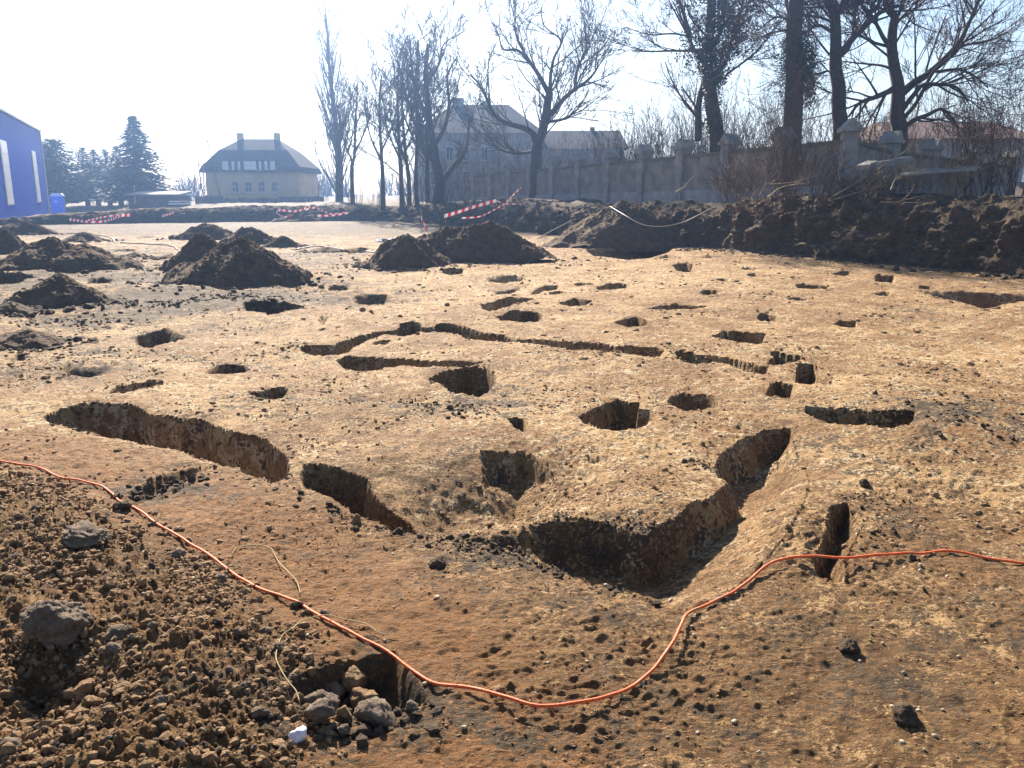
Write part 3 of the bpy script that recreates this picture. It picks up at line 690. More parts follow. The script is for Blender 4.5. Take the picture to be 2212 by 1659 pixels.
HEAPS = [
 (515,622,300,512,'tall dark soil heap, largest on the left, with a rounded double crest',((0.05,0,1),(-0.3,.1,.75),(.3,0,.8)),.8,301),
 (440,588,165,499,'steep dark soil heap peeking out behind the largest left heap',((0,0,1),),.7,305),
 (140,587,270,514,'broad dark soil heap with two crests at the far left',((-.15,0,1),(.3,0,.86)),.7,309),
 (135,665,172,584,'small pointed dark soil heap in front of the broad left heap',((0,0,1),),.9,313),
 (186,523,85,500,'low dark heap behind the broad left heap',((0,0,1),(-.3,0,.8)),.8,317),
 (445,519,125,481,'distant dark heap standing left behind the largest left heap',((0,0,1),(.3,0,.9)),.7,321),
 (545,530,120,489,'distant dark heap standing right behind the largest left heap',((0,0,1),(-.3,0,.95)),.7,325),
 (612,535,80,509,'low flat heap at the right foot of the distant heaps',((0,0,1),),.7,329),
 (20,548,90,494,'dark heap cut off by the left edge of the picture',((0,0,1),(-.4,0,.9)),.8,333),
 (55,508,120,479,'long low heap below the blue hall',((0,0,1),(-.4,0,.9),(.4,0,.7)),.5,337),
 (872,581,200,503,'pointed brown soil heap joined to the left of the long middle ridge',((0.05,0,1),(.35,.2,.7),(-.4,0,.35)),.75,341),
 (1022,568,330,473,'long brown ridge of spoil in the middle of the site',((-.6,0,.62),(-.35,0,.85),(0,0,.9),(.22,.05,1.0),(.5,0,.72),(.72,0,.45)),.5,345),
 (1345,536,335,430,'big brown conical spoil heap against the right bank',((0,0,1),(.3,.1,.8),(-.35,0,.5)),.7,349),
 (65,756,150,708,'low dark mossy heap at the left edge',((0,0,1),(-.5,0,.7)),.7,353),
 (25,680,90,650,'low crumbly heap by the left picture edge above the mossy one',((0,0,1),),.7,357),
 (292,557,44,544,'tiny soil pile right of the broad left heap',((0,0,1),),.8,361),
 (366,561,60,549,'small flat soil pile left of the largest left heap',((0,0,1),),.8,365),
 (705,545,75,532,'flat pale soil pile right of the largest left heap',((0,0,1),),.8,369),
 (660,474,130,452,'far dark soil heap under the red and white tape',((0,0,1),(.3,0,.8)),.6,373),
 (520,478,70,462,'far little earth heap before the cream house',((0,0,1),),.6,377),
]
for hh in HEAPS: heap(*hh)

# ------------------------------------------------------------------ loose crumbs and clods
PHI = (1+5**0.5)/2
ICO_V = np.array([(-1,PHI,0),(1,PHI,0),(-1,-PHI,0),(1,-PHI,0),(0,-1,PHI),(0,1,PHI),(0,-1,-PHI),(0,1,-PHI),(PHI,0,-1),(PHI,0,1),(-PHI,0,-1),(-PHI,0,1)], float)/math.hypot(1, PHI)
ICO_F = np.array([(0,11,5),(0,5,1),(0,1,7),(0,7,10),(0,10,11),(1,5,9),(5,11,4),(11,10,2),(10,7,6),(7,1,8),(3,9,4),(3,4,2),(3,2,6),(3,6,8),(3,8,9),(4,9,5),(2,4,11),(6,2,10),(8,6,7),(9,8,1)])

def scatter(name, xy, size, mat, label, flat=0.6, sink=0.3, stretch=0.5):
    n = len(xy)
    z, pid, pd = height(xy[:,0], xy[:,1])
    s = size[:,None,None]*(1 + nrng.uniform(-stretch, stretch, (n,1,3)))*np.array([1,1,flat])
    V = ICO_V[None]*(1 + nrng.uniform(-.28, .28, (n,12,1)))*s
    a = nrng.uniform(0, 2*np.pi, n); ca, sa = np.cos(a)[:,None], np.sin(a)[:,None]
    X = V[:,:,0]*ca - V[:,:,1]*sa; Y = V[:,:,0]*sa + V[:,:,1]*ca
    V = np.stack([X + xy[:,0:1], Y + xy[:,1:2], V[:,:,2] + z[:,None] + (size*flat*(0.5-sink))[:,None]], -1).reshape(-1, 3)
    F = (ICO_F[None] + 12*np.arange(n)[:,None,None]).reshape(-1, 3)
    o = link_mesh(name, np_mesh(name, V, F, False), mat)
    return tag(o, label, None, None, 'stuff')

def fan_points(n, r0, r1, half=36, clump=0.0, seed=0):
    """random points of the floor between two distances, thinned into drifts"""
    out = []
    tot = 0
    while tot < n:
        m = n*2
        r = np.sqrt(nrng.uniform(r0*r0, r1*r1, m)); t = np.radians(nrng.uniform(-half, half, m))
        x, y = r*np.sin(t), r*np.cos(t)
        d = 0.5 + 1.1*perlin(x*0.9, y*0.9, 71) + 0.9*perlin(x*2.7, y*2.7, 72+seed)
        ok = (nrng.uniform(0, 1, m) < np.clip(d, 0.04, 1)**(1+clump)) & (exc_sd(x, y) > 0.3)
        out.append(np.stack([x[ok], y[ok]], -1)); tot += ok.sum()
    return np.concatenate(out)[:n]
def sizes(n, lo, hi, p=2.2):
    u = nrng.uniform(0, 1, n)
    return lo*(hi/lo)**(u**p)

scatter('soil_crumbs', fan_points(9000, 2.2, 5.5, 36, .6), sizes(9000, .0022, .008, 2.0), M['clod_brown'], 'small brown crumbs strewn over the near ground')
scatter('soil_crumbs', fan_points(7500, 4.5, 11, 36, 1.2, 1), sizes(7500, .005, .024, 2.8), M['clod_tan'], 'small dark crumbs on the middle ground')
scatter('soil_crumbs', fan_points(6000, 9, 32, 36, 1.2, 2), sizes(6000, .010, .05, 3.0), M['clod_tan'], 'dark lumps on the far excavation floor')
# loose heap at the lower left: crumb on crumb
hp = []
while sum(len(a) for a in hp) < 9500:
    x = nrng.uniform(-4.2, 0.2, 9000); y = nrng.uniform(1.4, 5.6, 9000)
    k = near_heap(x, y) > nrng.uniform(-0.12, 0.1, 9000)
    k &= (np.hypot(x, y) > 2.0) & (np.abs(np.degrees(np.arctan2(x, y))) < 37) & (nrng.uniform(0, 1, 9000) < np.clip(0.45+1.2*perlin(x*2.5, y*2.5, 79), .08, 1))
    hp.append(np.stack([x[k], y[k]], -1))
hp = np.concatenate(hp)[:9500]
scatter('soil_crumbs', hp, sizes(9500, .004, .022, 2.0), M['clod_brown'], 'loose crumbly soil at the lower left', .85)
# mud churned up at the heap feet
xs, ys = [], []
for o in [o for o in C.objects if o.name.startswith('soil_heap')]:
    d = o.dimensions
    t = nrng.uniform(0, 2*np.pi, 130); q = nrng.uniform(.42, .72, 130)
    xs.append(o.location.x + np.cos(t)*q*d.x); ys.append(o.location.y + np.sin(t)*q*d.y)
fp_ = np.stack([np.concatenate(xs), np.concatenate(ys)], -1)
scatter('soil_crumbs', fp_, sizes(len(fp_), .02, .09, 2.4), M['clod_dark'], 'lumps rolled down to the feet of the spoil heaps')
# mounds of loose lumps along the bank foot and crest
bx = np.array([(15.2,12.5),(13.6,15.6),(11.9,19),(9.4,24),(6.6,29.7),(4.2,34.2)])
bp = catmull(bx, 160); bp = bp[nrng.integers(0, len(bp), 900)]
bp = bp + np.stack([-np.abs(nrng.normal(0, .5, 900))-0.02, nrng.normal(0, .15, 900)], -1)
scatter('soil_crumbs', bp, sizes(900, .02, .10, 2.5), M['clod_dark'], 'lumps fallen from the right bank')

# dark clods gathered in hollows and along broken trench lips
cx_, cs_ = [], []
for (u0, v0, u1, v1, n_, sp, lo, hi) in ((285,1072,440,1012,150,.09,.008,.034),(940,1150,1110,1200,170,.08,.006,.026),(1110,1195,1400,1280,150,.06,.005,.02),(1180,1120,1400,1140,120,.07,.006,.02),(560,1010,640,1060,60,.08,.006,.02),(1880,1070,1900,1200,70,.08,.006,.022),
        (700,1090,900,1150,120,.07,.006,.024),(860,850,1040,890,160,.16,.008,.03),(2020,860,2200,960,160,.3,.008,.028),(250,660,420,650,160,.35,.015,.05),(440,640,640,650,180,.35,.015,.05),(60,690,240,690,140,.3,.012,.04),(640,1480,860,1550,160,.1,.008,.03),(1480,1000,1540,1010,40,.08,.006,.02)):
    pa, pb = np.array(at(u0, v0)), np.array(at(u1, v1))
    q = pa + (pb-pa)*nrng.uniform(0, 1, (n_, 1)) + nrng.normal(0, sp, (n_, 2))
    cx_.append(q); cs_.append(sizes(n_, lo, hi, 2.0))
scatter('soil_crumbs', np.concatenate(cx_), np.concatenate(cs_), M['clod_dark'], 'dark crumbly clods gathered in hollows and along trench lips', .75)

def clod_mesh(name, seed, sub=3, rough=0.35, flat=0.8, mat=None, edges=True):
    bm = bmesh.new(); bmesh.ops.create_icosphere(bm, subdivisions=sub, radius=1.0)
    off = Vector((seed*3.7, seed*1.3, seed*2.1))
    rs = random.Random(seed)
    planes = [(Vector((rs.uniform(-1,1), rs.uniform(-1,1), rs.uniform(-1,1))).normalized(), rs.uniform(.5, .8)) for _ in range(11 if edges else 4)]
    for v in bm.verts:
        d = v.co.normalized()
        r = 1.0
        for n_, h_ in planes:
            c = d.dot(n_)
            if c > 1e-3: r = min(r, h_/c)
        r *= 1 + rough*0.45*mnoise.noise(d*1.7+off) + rough*0.3*mnoise.noise(d*4.3+off) + rough*0.30*abs(mnoise.noise(d*9+off)) + rough*0.22*abs(mnoise.noise(d*19+off))
        v.co = Vector((d.x*r, d.y*r*0.9, d.z*r*flat))
    me = bpy.data.meshes.new(name); bm.to_mesh(me); bm.free()
    me.polygons.foreach_set('use_smooth', np.ones(len(me.polygons), bool))
    if mat: me.materials.append(mat)
    return me

def put_clod(me, u, v, wpx, rz, label, group=None, name='clod', tilt=0.0, sink=0.3):
    x, y = at(u, v)
    x, y = at(u, v, min(gz(x, y)[0]*0.75, g0(x, y)))
    s = 0.5*wpx/FPX*math.hypot(y, EYE)*1.02
    o = link_mesh(name, me)
    o.scale = (s, s, s)
    o.rotation_euler = (tilt, tilt*.5, rz)
    o.location = (x, y, gz(x, y)[0] + s*(0.75-sink)*0.8)
    return tag(o, label, 'clod', group)

cl = [clod_mesh('clod', 400+i, 4, .42, .75 + .08*(i % 3), None) for i in range(8)]
for i, me in enumerate(cl): me.materials.append(M[('clod_grey', 'clod_brown', 'clod_grey', 'clod_dark')[i % 4]])
big = clod_mesh('clod', 431, 5, .6, .8, M['clod_grey'])
put_clod(big, 138, 1398, 128, .4, 'largest grey earth clod, lying in the loose soil at the left', None, 'clod', .1, .2)
slab = clod_mesh('clod', 437, 5, .6, .4, M['clod_grey'])
put_clod(slab, 195, 1190, 95, 1.2, 'flat pale grey slab of earth above the largest clod', None, 'clod', .25, .1)
PITG = 'clods in the dark hole by the cord'
def P(x, y): return (540+x*.293, 1173+y*.293)
for k, (zx, zy, w, rz, lab) in enumerate([(620,1090,36,.3,'upright clod at the left of the dark hole by the cord'),(800,1060,48,1.0,'flat topped clod highest in the dark hole by the cord'),
        (850,1140,52,2.0,'brown clod in the middle of the dark hole by the cord'),(520,1200,56,.7,'grey clod at the left end of the dark hole by the cord'),
        (515,1310,54,1.7,'rounded clod low at the left rim of the dark hole by the cord'),(935,1310,72,2.6,'largest grey clod on the near rim of the dark hole by the cord'),
        (690,1300,36,.2,'mid brown clod on the near rim of the dark hole by the cord'),(690,1410,28,1.2,'small pale clod just below the dark hole by the cord'),
        (1200,1230,24,2.2,'small clod at the right end of the dark hole by the cord'),(350,1150,30,1.1,'lumpy clod on the left rim of the dark hole by the twine'),
        (680,1190,26,.5,'dark small clod between the bigger ones in the hole by the cord'),(590,1390,22,.9,'little clod left below the dark hole by the cord')]):
    u, v = P(zx, zy); put_clod(cl[(0,1,1,0,2,0,5,2,4,5,3,2)[k]], u, v, w*1.25, rz, lab, PITG, 'clod', .2, .05)
for k, (u, v, w, lab, mi) in enumerate([(105,1565,40,'pale grey clod low in the loose soil at the left',0),(350,1540,30,'grey clod in the lower left crumbs',2),(255,1400,46,'grey clod right of the largest clod',0),
        (250,1430,36,'second grey clod below right of the largest clod',4),(385,1213,36,'grey lump beside the cord on the left',2),(265,1103,36,'dark lump touching the cord on the left',3),
        (640,1315,30,'dark lump that covers a bit of the cord',7),(945,1222,36,'dark crumbly clod standing alone below the trench',3),(1835,1408,44,'dark clod in the open tan ground at the lower right',7),
        (1950,1556,58,'long dark clod with a long shadow at the bottom right',3),(30,1640,44,'grey clod in the bottom left corner',4),(565,1558,36,'rounded pale clod among crumbs near the bottom',0),
        (690,1545,30,'pale clod under the hole by the cord',2),(1075,1505,34,'brown clod by the lower bend of the cord',1),(860,1150,28,'dark clod on the near lip of the left trench end',7),(770,1125,30,'lump on the near rim of the middle trench',5),
        (1865,1050,26,'dark lump right of the ridge beside the side trench',3),(700,1330,22,'small lump just right of the covered cord',4),(180,1500,40,'brown lump in the hollow below the largest clod',1),(480,1260,26,'pale lump beside the cord',2)]):
    put_clod(cl[mi], u, v, w, k*.9, lab)
LUMP = 'fist-sized brown lump in the loose soil at the lower left'
k = 0
while k < 130:
    u, v = rng.uniform(0, 640), rng.uniform(1110, 1655)
    x, y = at(u, v)
    if near_heap(np.array([x]), np.array([y]))[0] < 0.08 or (v < 1420 and rng.random() < .55): continue
    put_clod(cl[rng.randrange(8)], u, v, rng.uniform(9, 24), rng.uniform(0, 6), LUMP, 'lumps in the loose soil at the lower left', 'clod', rng.uniform(-.3, .3), .35)
    k += 1
white = clod_mesh('stone', 455, 3, .5, .95, plain('white_chalk', (.78,.77,.8), (.62,.61,.66), 30, .6, .004))
o = put_clod(white, 646, 1603, 36, .3, 'bright white stone at the bottom edge', None, 'stone'); o['category'] = 'stone'
PB = plain('pale_pebble', (.42,.34,.24), (.3,.24,.17), 40, .7)
peb = [clod_mesh('pebble', 460+i, 2, .25, .7, PB, False) for i in range(3)]
for k in range(70):
    u, v = rng.uniform(300, 2150), rng.uniform(1190, 1640)
    o = put_clod(peb[k % 3], u, v, rng.uniform(5, 13), rng.uniform(0, 6), 'small pale pebble lying on the near brown ground', 'pale pebbles on the near ground', 'pebble', 0, .3)
    o['category'] = 'pebble'

# ------------------------------------------------------------------ cord, twine, hoses, tapes
def path3(pts, lift, step=0.03, hang=0.0, fn=None, maxspan=None):
    P2 = catmull([at(*p) for p in pts], 24)
    s = np.concatenate([[0], np.cumsum(np.hypot(*np.diff(P2, axis=0).T))])
    n = max(8, int(s[-1]/step)); q = np.linspace(0, s[-1], n)
    x, y = np.interp(q, s, P2[:,0]), np.interp(q, s, P2[:,1])
    z = gz(x, y)
    k = max(3, int(0.22/step)) | 1
    zm = np.array([z[max(0, i-k//2):i+k//2+1].max() for i in range(n)])
    ker = np.hanning(k+2); ker /= ker.sum()
    z = np.maximum(np.convolve(np.pad(zm, k, 'edge'), ker, 'same')[k:-k], z) + lift
    return np.stack([x, y, z], -1)

def cord_mat():
    m, nt, n, l, b = new_mat('orange_braid')
    a = wnoise(nt, 140, 2, .5)
    dd = wnoise(nt, 9, 6, .7)
    oc = mixc(nt, ramp(nt, a, .4, .6), (.66, .075, .012), (.85, .17, .03))
    l.new(mixc(nt, ramp(nt, dd, .52, .68), oc, (.42, .2, .09)), b.inputs['Base Color'])
    b.inputs['Roughness'].default_value = .6
    bump(nt, b, a, .002, .8)
    return m
CORD = [(-420,960),(-280,975),(-160,985),(-60,994),(0,1000),(40,1006),(90,1015),(130,1035),(180,1043),(220,1055),(260,1085),(295,1103),(340,1140),(400,1175),(450,1205),(500,1240),(560,1275),(620,1297),(680,1330),(760,1370),(830,1405),(880,1440),(940,1478),(1010,1493),(1080,1520),(1140,1543),(1200,1547),(1280,1533),(1350,1500),(1410,1455),(1450,1410),(1470,1370),(1485,1335),(1520,1315),(1580,1280),(1640,1240),(1690,1218),(1750,1213),(1820,1221),(1880,1212),(1960,1205),(2030,1196),(2080,1200),(2140,1213),(2212,1222),(2330,1232),(2500,1228),(2700,1245)]
pc = path3(CORD, .005, .02)
qq = np.arange(len(pc))*.02
pc[:,0] += .012*perlin(qq*3.1, qq*0, 501) + .005*perlin(qq*9, qq*0, 502)
pc[:,1] += .012*perlin(qq*3.1, qq*0+7, 503) + .005*perlin(qq*9, qq*0+7, 504)
# loops that stand clear of the ground
u0 = np.array(at(1180, 1547)); u1 = np.array(at(1470, 1370))
for c, w, h in ((u0, .28, .03), (u1, .25, .025), (np.array(at(1800, 1218)), .3, .03)):
    d = np.hypot(pc[:,0]-c[0], pc[:,1]-c[1]); pc[:,2] += h*np.exp(-(d/w)**2)
mb = MB(); mb.tube(pc, .0068, 10)
tag(mb.build('cord', cord_mat(), None, True), 'long orange red cord looping across the near ground', 'cord')
TW = plain('jute_twine', (.46,.38,.2), (.34,.27,.13), 90, .8)
for pts, lab in (([(501,1203),(513,1188),(550,1183),(584,1189),(601,1217),(622,1244),(642,1265),(649,1288)], 'short pale twine lying above the orange cord'),
                 ([(859,1375),(821,1374),(789,1355),(745,1346),(704,1344),(657,1355),(634,1375),(610,1390),(597,1428),(607,1457),(625,1484),(640,1501),(648,1522)], 'pale twine crossing the orange cord and dropping to the dark hole')):
    p = path3(pts, .009, .02)
    mb = MB()
    if 'crossing' in lab:
        c = np.array(at(704, 1344)); p[:,2] += .014*np.exp(-(np.hypot(p[:,0]-c[0], p[:,1]-c[1])/.06)**2)
    mb.tube(p, .0026, 5)
    tag(mb.build('twine', TW, None, True), lab, 'twine')
HO = plain('pale_hose', (.42,.38,.33), (.3,.27,.24), 20, .5)
for pts, r, lab in (([(640,540),(690,533),(760,541),(850,551)], .022, 'grey hose lying right of the largest left heap'),
                    ([(150,505),(205,508),(240,515),(248,525)], .02, 'thin hose curled on the pale far floor at the left'),
                    ([(260,526),(330,529),(372,533),(384,541)], .02, 'thin hose before the distant left heaps')):
    mb = MB(); mb.tube(path3(pts, r, .1), r, 6)
    tag(mb.build('hose', HO, None, True), lab, 'hose')
# cable over the big heap and along the bank
for cab, lab in (([(1160,516,28.0),(1185,502,28.2),(1212,488,28.5),(1236,475,28.8)], 'pale cable end lying at the left foot of the big heap'),
                 ([(1318,446,30.5),(1345,462,28.3),(1385,484,27.4),(1430,489,27.0),(1475,480,26.8),(1510,464,26.5),(1545,447,26.4),(1600,437,26.3)], 'pale cable sagging from the big heap to the right bank')):
    cabp = catmull([tuple(atd(*c)) for c in cab], 10)
    mb = MB(); mb.tube([tuple(p) for p in cabp], .014, 6)
    tag(mb.build('cable', HO, None, True), lab, 'cable')

def tape_mat():
    m, nt, n, l, b = new_mat('barrier_tape')
    tc = N(nt, 'ShaderNodeUVMap'); sx = N(nt, 'ShaderNodeSeparateXYZ'); l.new(tc.outputs[0], sx.inputs[0])
    fr = mathn(nt, 'FRACT', mathn(nt, 'MULTIPLY', sx.outputs[0], 2.4))
    l.new(mixc(nt, mathn(nt, 'GREATER_THAN', fr, .5), (.85,.83,.82), (.72,.02,.06)), b.inputs['Base Color'])
    b.inputs['Roughness'].default_value = .35
    tr = N(nt, 'ShaderNodeBsdfTranslucent'); l.new(b.inputs['Base Color'].links[0].from_socket, tr.inputs[0])
    ms = N(nt, 'ShaderNodeMixShader'); ms.inputs[0].default_value = .45
    l.new(b.outputs[0], ms.inputs[1]); l.new(tr.outputs[0], ms.inputs[2]); l.new(ms.outputs[0], n['Material Output'].inputs[0])
    return m
TAPE = tape_mat()
STK = plain('stake_wood', (.3,.24,.18), (.2,.16,.12), 20, .8)
def tape(pts3, label, w=.085, stakes=(), parent_name='barrier_tape'):
    pts = catmull([tuple(p) for p in pts3], 14)
    s = np.concatenate([[0], np.cumsum(np.linalg.norm(np.diff(pts, axis=0), axis=1))])
    V, F, UV = [], [], []
    for i, p in enumerate(pts):
        t = s[i]*1.3; up = Vector((.15*math.sin(t), .35*math.sin(t*.7)+.3, 1)).normalized()*w*.5
        V += [Vector(p)-up, Vector(p)+up]
        if i: F.append((2*i-2, 2*i, 2*i+1, 2*i-1))
    me = bpy.data.meshes.new('barrier_tape'); me.from_pydata([tuple(v) for v in V], [], F)
    uv = me.uv_layers.new(name='UVMap')
    for poly in me.polygons:
        for li in poly.loop_indices:
            vi = me.loops[li].vertex_index; uv.data[li].uv = (s[vi//2], vi % 2)
    me.update()
    o = link_mesh('barrier_tape', me, TAPE)
    md = o.modifiers.new('thick', 'SOLIDIFY'); md.thickness = .002
    return tag(o, label, 'tape', 'red and white barrier tapes')
tape([atd(150,474,50), atd(190,479,49), atd(225,478,49.5), atd(262,466,52), atd(283,465,52)], 'red and white tape sagging below the portable toilet', .16)
tape([atd(190,476,52), atd(235,467,54), atd(280,463,54)], 'upper red and white tape strand left below the spruces', .13)
tape([atd(350,467,56), atd(362,464,57), atd(377,459,58)], 'short red and white tape end before the white planks', .16)
tape([atd(597,459,50), atd(605,454,51), atd(640,456,52), atd(670,446,53)], 'red and white tape right before the cream house', .14)
tape([atd(598,461,50), atd(612,468,49), atd(628,467,49)], 'white curl of tape before the cream house', .1)
tape([atd(660,453,52), atd(682,449,52), atd(715,462,51), atd(753,459,51)], 'red and white tape sagging before the tall poplar', .12)
tape([atd(686,466,50), atd(720,465,50), atd(752,460,50.5)], 'lower red tape strand before the tall poplar', .13)
tape([atd(960,467,38), atd(990,458,38.6), atd(1030,445,39.3), atd(1073,433,40)], 'straight red and white barrier tape above the middle ridge', .17)
tape([atd(998,471,37), atd(1035,468,37.6), atd(1060,457,38.4), atd(1090,440,39.4), atd(1110,420,40.4), atd(1126,405,41)], 'thin slack barrier tape rising to the wall', .07)
tape([atd(1072,433,40), atd(1090,440,40), atd(1126,441,40.5)], 'short white tape between two thin stakes', .05)
tape([atd(908,451,37), atd(909,465,36.8), atd(914,480,36.5), atd(923,495,36.2)], 'white and red tape end hanging loose left of the middle ridge', .13)
tape([atd(1127,424,40.4), atd(1128,432,40.4), atd(1126,440,40.4)], 'red tape scrap tied to a stake by the wall', .16)
for u, v0, v1, d, lab in ((911,450,505,37,'thin stake left of the middle ridge'),(1072,405,450,40,'tall thin stake holding the straight barrier tape'),(1127,400,447,40.4,'thin stake with a red tape scrap'),(1380,428,456,27.5,'pale stake on the crest of the big heap'),(963,464,482,38,'short stake at the lower tape end')):
    a, b_ = atd(u, v1, d), atd(u, v0, d); mb = MB(); mb.tube([a, (a+b_)/2+Vector((.01,0,0)), b_], .018, 6)
    tag(mb.build('stake', STK), lab, 'stake', 'thin tape stakes')
# puddle beside the middle heaps
px, py = at(838, 519)
mb = MB(); K = 40
mb.add([(math.cos(t*2*math.pi/K)*(1+.3*math.sin(3*t*2*math.pi/K))*.55, math.sin(t*2*math.pi/K)*(1.2+.25*math.cos(2*t*2*math.pi/K)), 0) for t in range(K)], [tuple(range(K))])
pm, nt, n, l, b = new_mat('puddle_water'); b.inputs['Base Color'].default_value = (.05,.045,.04,1); b.inputs['Roughness'].default_value = .03
pud = mb.build('puddle', pm); pud.location = (px, py, gz(np.array([px, px+.4, px-.4, px]), np.array([py, py, py, py+.8])).max()+.01)
tag(pud, 'small bright puddle left of the pointed brown heap', None, None, 'structure')

# ------------------------------------------------------------------ buildings and the boundary wall
M['plaster'] = plain('old_wall_plaster', (.30,.27,.225), (.16,.145,.125), 1.6, .9, .02)
M['wallbase'] = plain('wall_footing', (.36,.35,.34), (.25,.245,.24), 3, .9, .02)
M['coping'] = plain('mossy_coping', (.13,.14,.05), (.16,.14,.11), 4, .95, .03)
M['pier'] = plain('pier_stone', (.36,.34,.31), (.2,.19,.175), 2.5, .9, .03)
def wall_run():
    root = empty('boundary_wall', (0, 0, 0))
    A = np.array([10.9, 28.0]); Z = np.array([-2.5, 59.0])
    piers = []
    for i in range(12):
        t = i/11; p = A + (Z-A)*t
        piers.append((p[0], p[1], 1.9-.55*t, 1.62-(.0)*t))
    back = []
    for u, d in ((1915, 30.5), (2002, 33), (2090, 35.5), (2175, 38)):
        back.append(((u-1106)/1847*d, d, 1.9, 1.5 - .12*(d-28)/3))
    seq = back[::-1] + piers
    def pier(x, y, z0, h, ang, w=.46, extra=.45):
        mb = MB(); c, s = math.cos(ang), math.sin(ang)
        H = h + extra
        def bx_(hw, hd, za, zb, m):
            vs_ = [(-hw,-hd),(hw,-hd),(hw,hd),(-hw,hd)]
            vs_ = [(x + px*c - py*s, y + px*s + py*c) for px, py in vs_]
            m.add([(*p, za) for p in vs_]+[(*p, zb) for p in vs_], [(0,3,2,1),(4,5,6,7),(0,1,5,4),(1,2,6,5),(2,3,7,6),(3,0,4,7)])
        bx_(w/2, w/2+.02, z0-.6, z0+H-.18, mb)
        o = mb.build('pier', M['pier'], root)
        cp = MB(); bx_(w/2+.1, w/2+.12, z0+H-.178, z0+H-.06, cp)
        # pitched cap stone
        hw, hd = w/2+.06, w/2+.08
        q = [(-hw,-hd),(hw,-hd),(hw,hd),(-hw,hd),(0,-hd),(0,hd)]
        q = [(x+px*c-py*s, y+px*s+py*c) for px, py in q]; za, zb = z0+H-.058, z0+H+.24
        cp.add([(*q[0],za),(*q[1],za),(*q[2],za),(*q[3],za),(*q[4],zb),(*q[5],zb)], [(0,3,2,1),(0,1,4),(2,3,5),(1,2,5,4),(3,0,4,5)])
        cp.build('cap_stone', M['pier'], o)
    for i, (x, y, z, h) in enumerate(seq):
        j = min(i+1, len(seq)-1); k = max(i-1, 0)
        ang = math.atan2(seq[j][1]-seq[k][1], seq[j][0]-seq[k][0])
        pier(x, y, z, h, ang)
        if i+1 < len(seq):
            x2, y2, z2, h2 = seq[i+1]
            L = math.hypot(x2-x, y2-y); dx, dy = (x2-x)/L, (y2-y)/L; nx, ny = -dy, dx
            def quadbox(a0, a1, half, zb0, zt0, zb1, zt1, m):
                c0 = (x+dx*a0, y+dy*a0); c1 = (x+dx*a1, y+dy*a1)
                v = []
                for c, zb, zt in ((c0, zb0, zt0), (c1, zb1, zt1)):
                    for sgn in (-1, 1):
                        v += [(c[0]+nx*half*sgn, c[1]+ny*half*sgn, zb), (c[0]+nx*half*sgn, c[1]+ny*half*sgn, zt)]
                m.add(v, [(0,1,3,2),(4,6,7,5),(0,4,5,1),(2,3,7,6),(1,5,7,3),(0,2,6,4)])
            a0, a1 = .235, L-.235
            m = MB(); quadbox(a0, a1, .11, z-.6, z+h-.09, z2-.6, z2+h2-.09, m)
            pn = m.build('wall_panel', M['plaster'], root)
            m = MB(); quadbox(a0, a1, .16, z+h-.088, z+h, z2+h2-.088, z2+h2, m)
            quadbox(a0, a1, .09, z+h+.002, z+h+.045, z2+h2+.002, z2+h2+.045, m)
            m.build('coping', M['coping'], root)
            m = MB(); quadbox(a0, a1, .15, z-.6, z+.22, z2-.6, z2+.22, m)
            m.build('footing', M['wallbase'], root)
    tag(root, 'long grey plastered wall with capped piers running behind the excavation', 'wall')
wall_run()

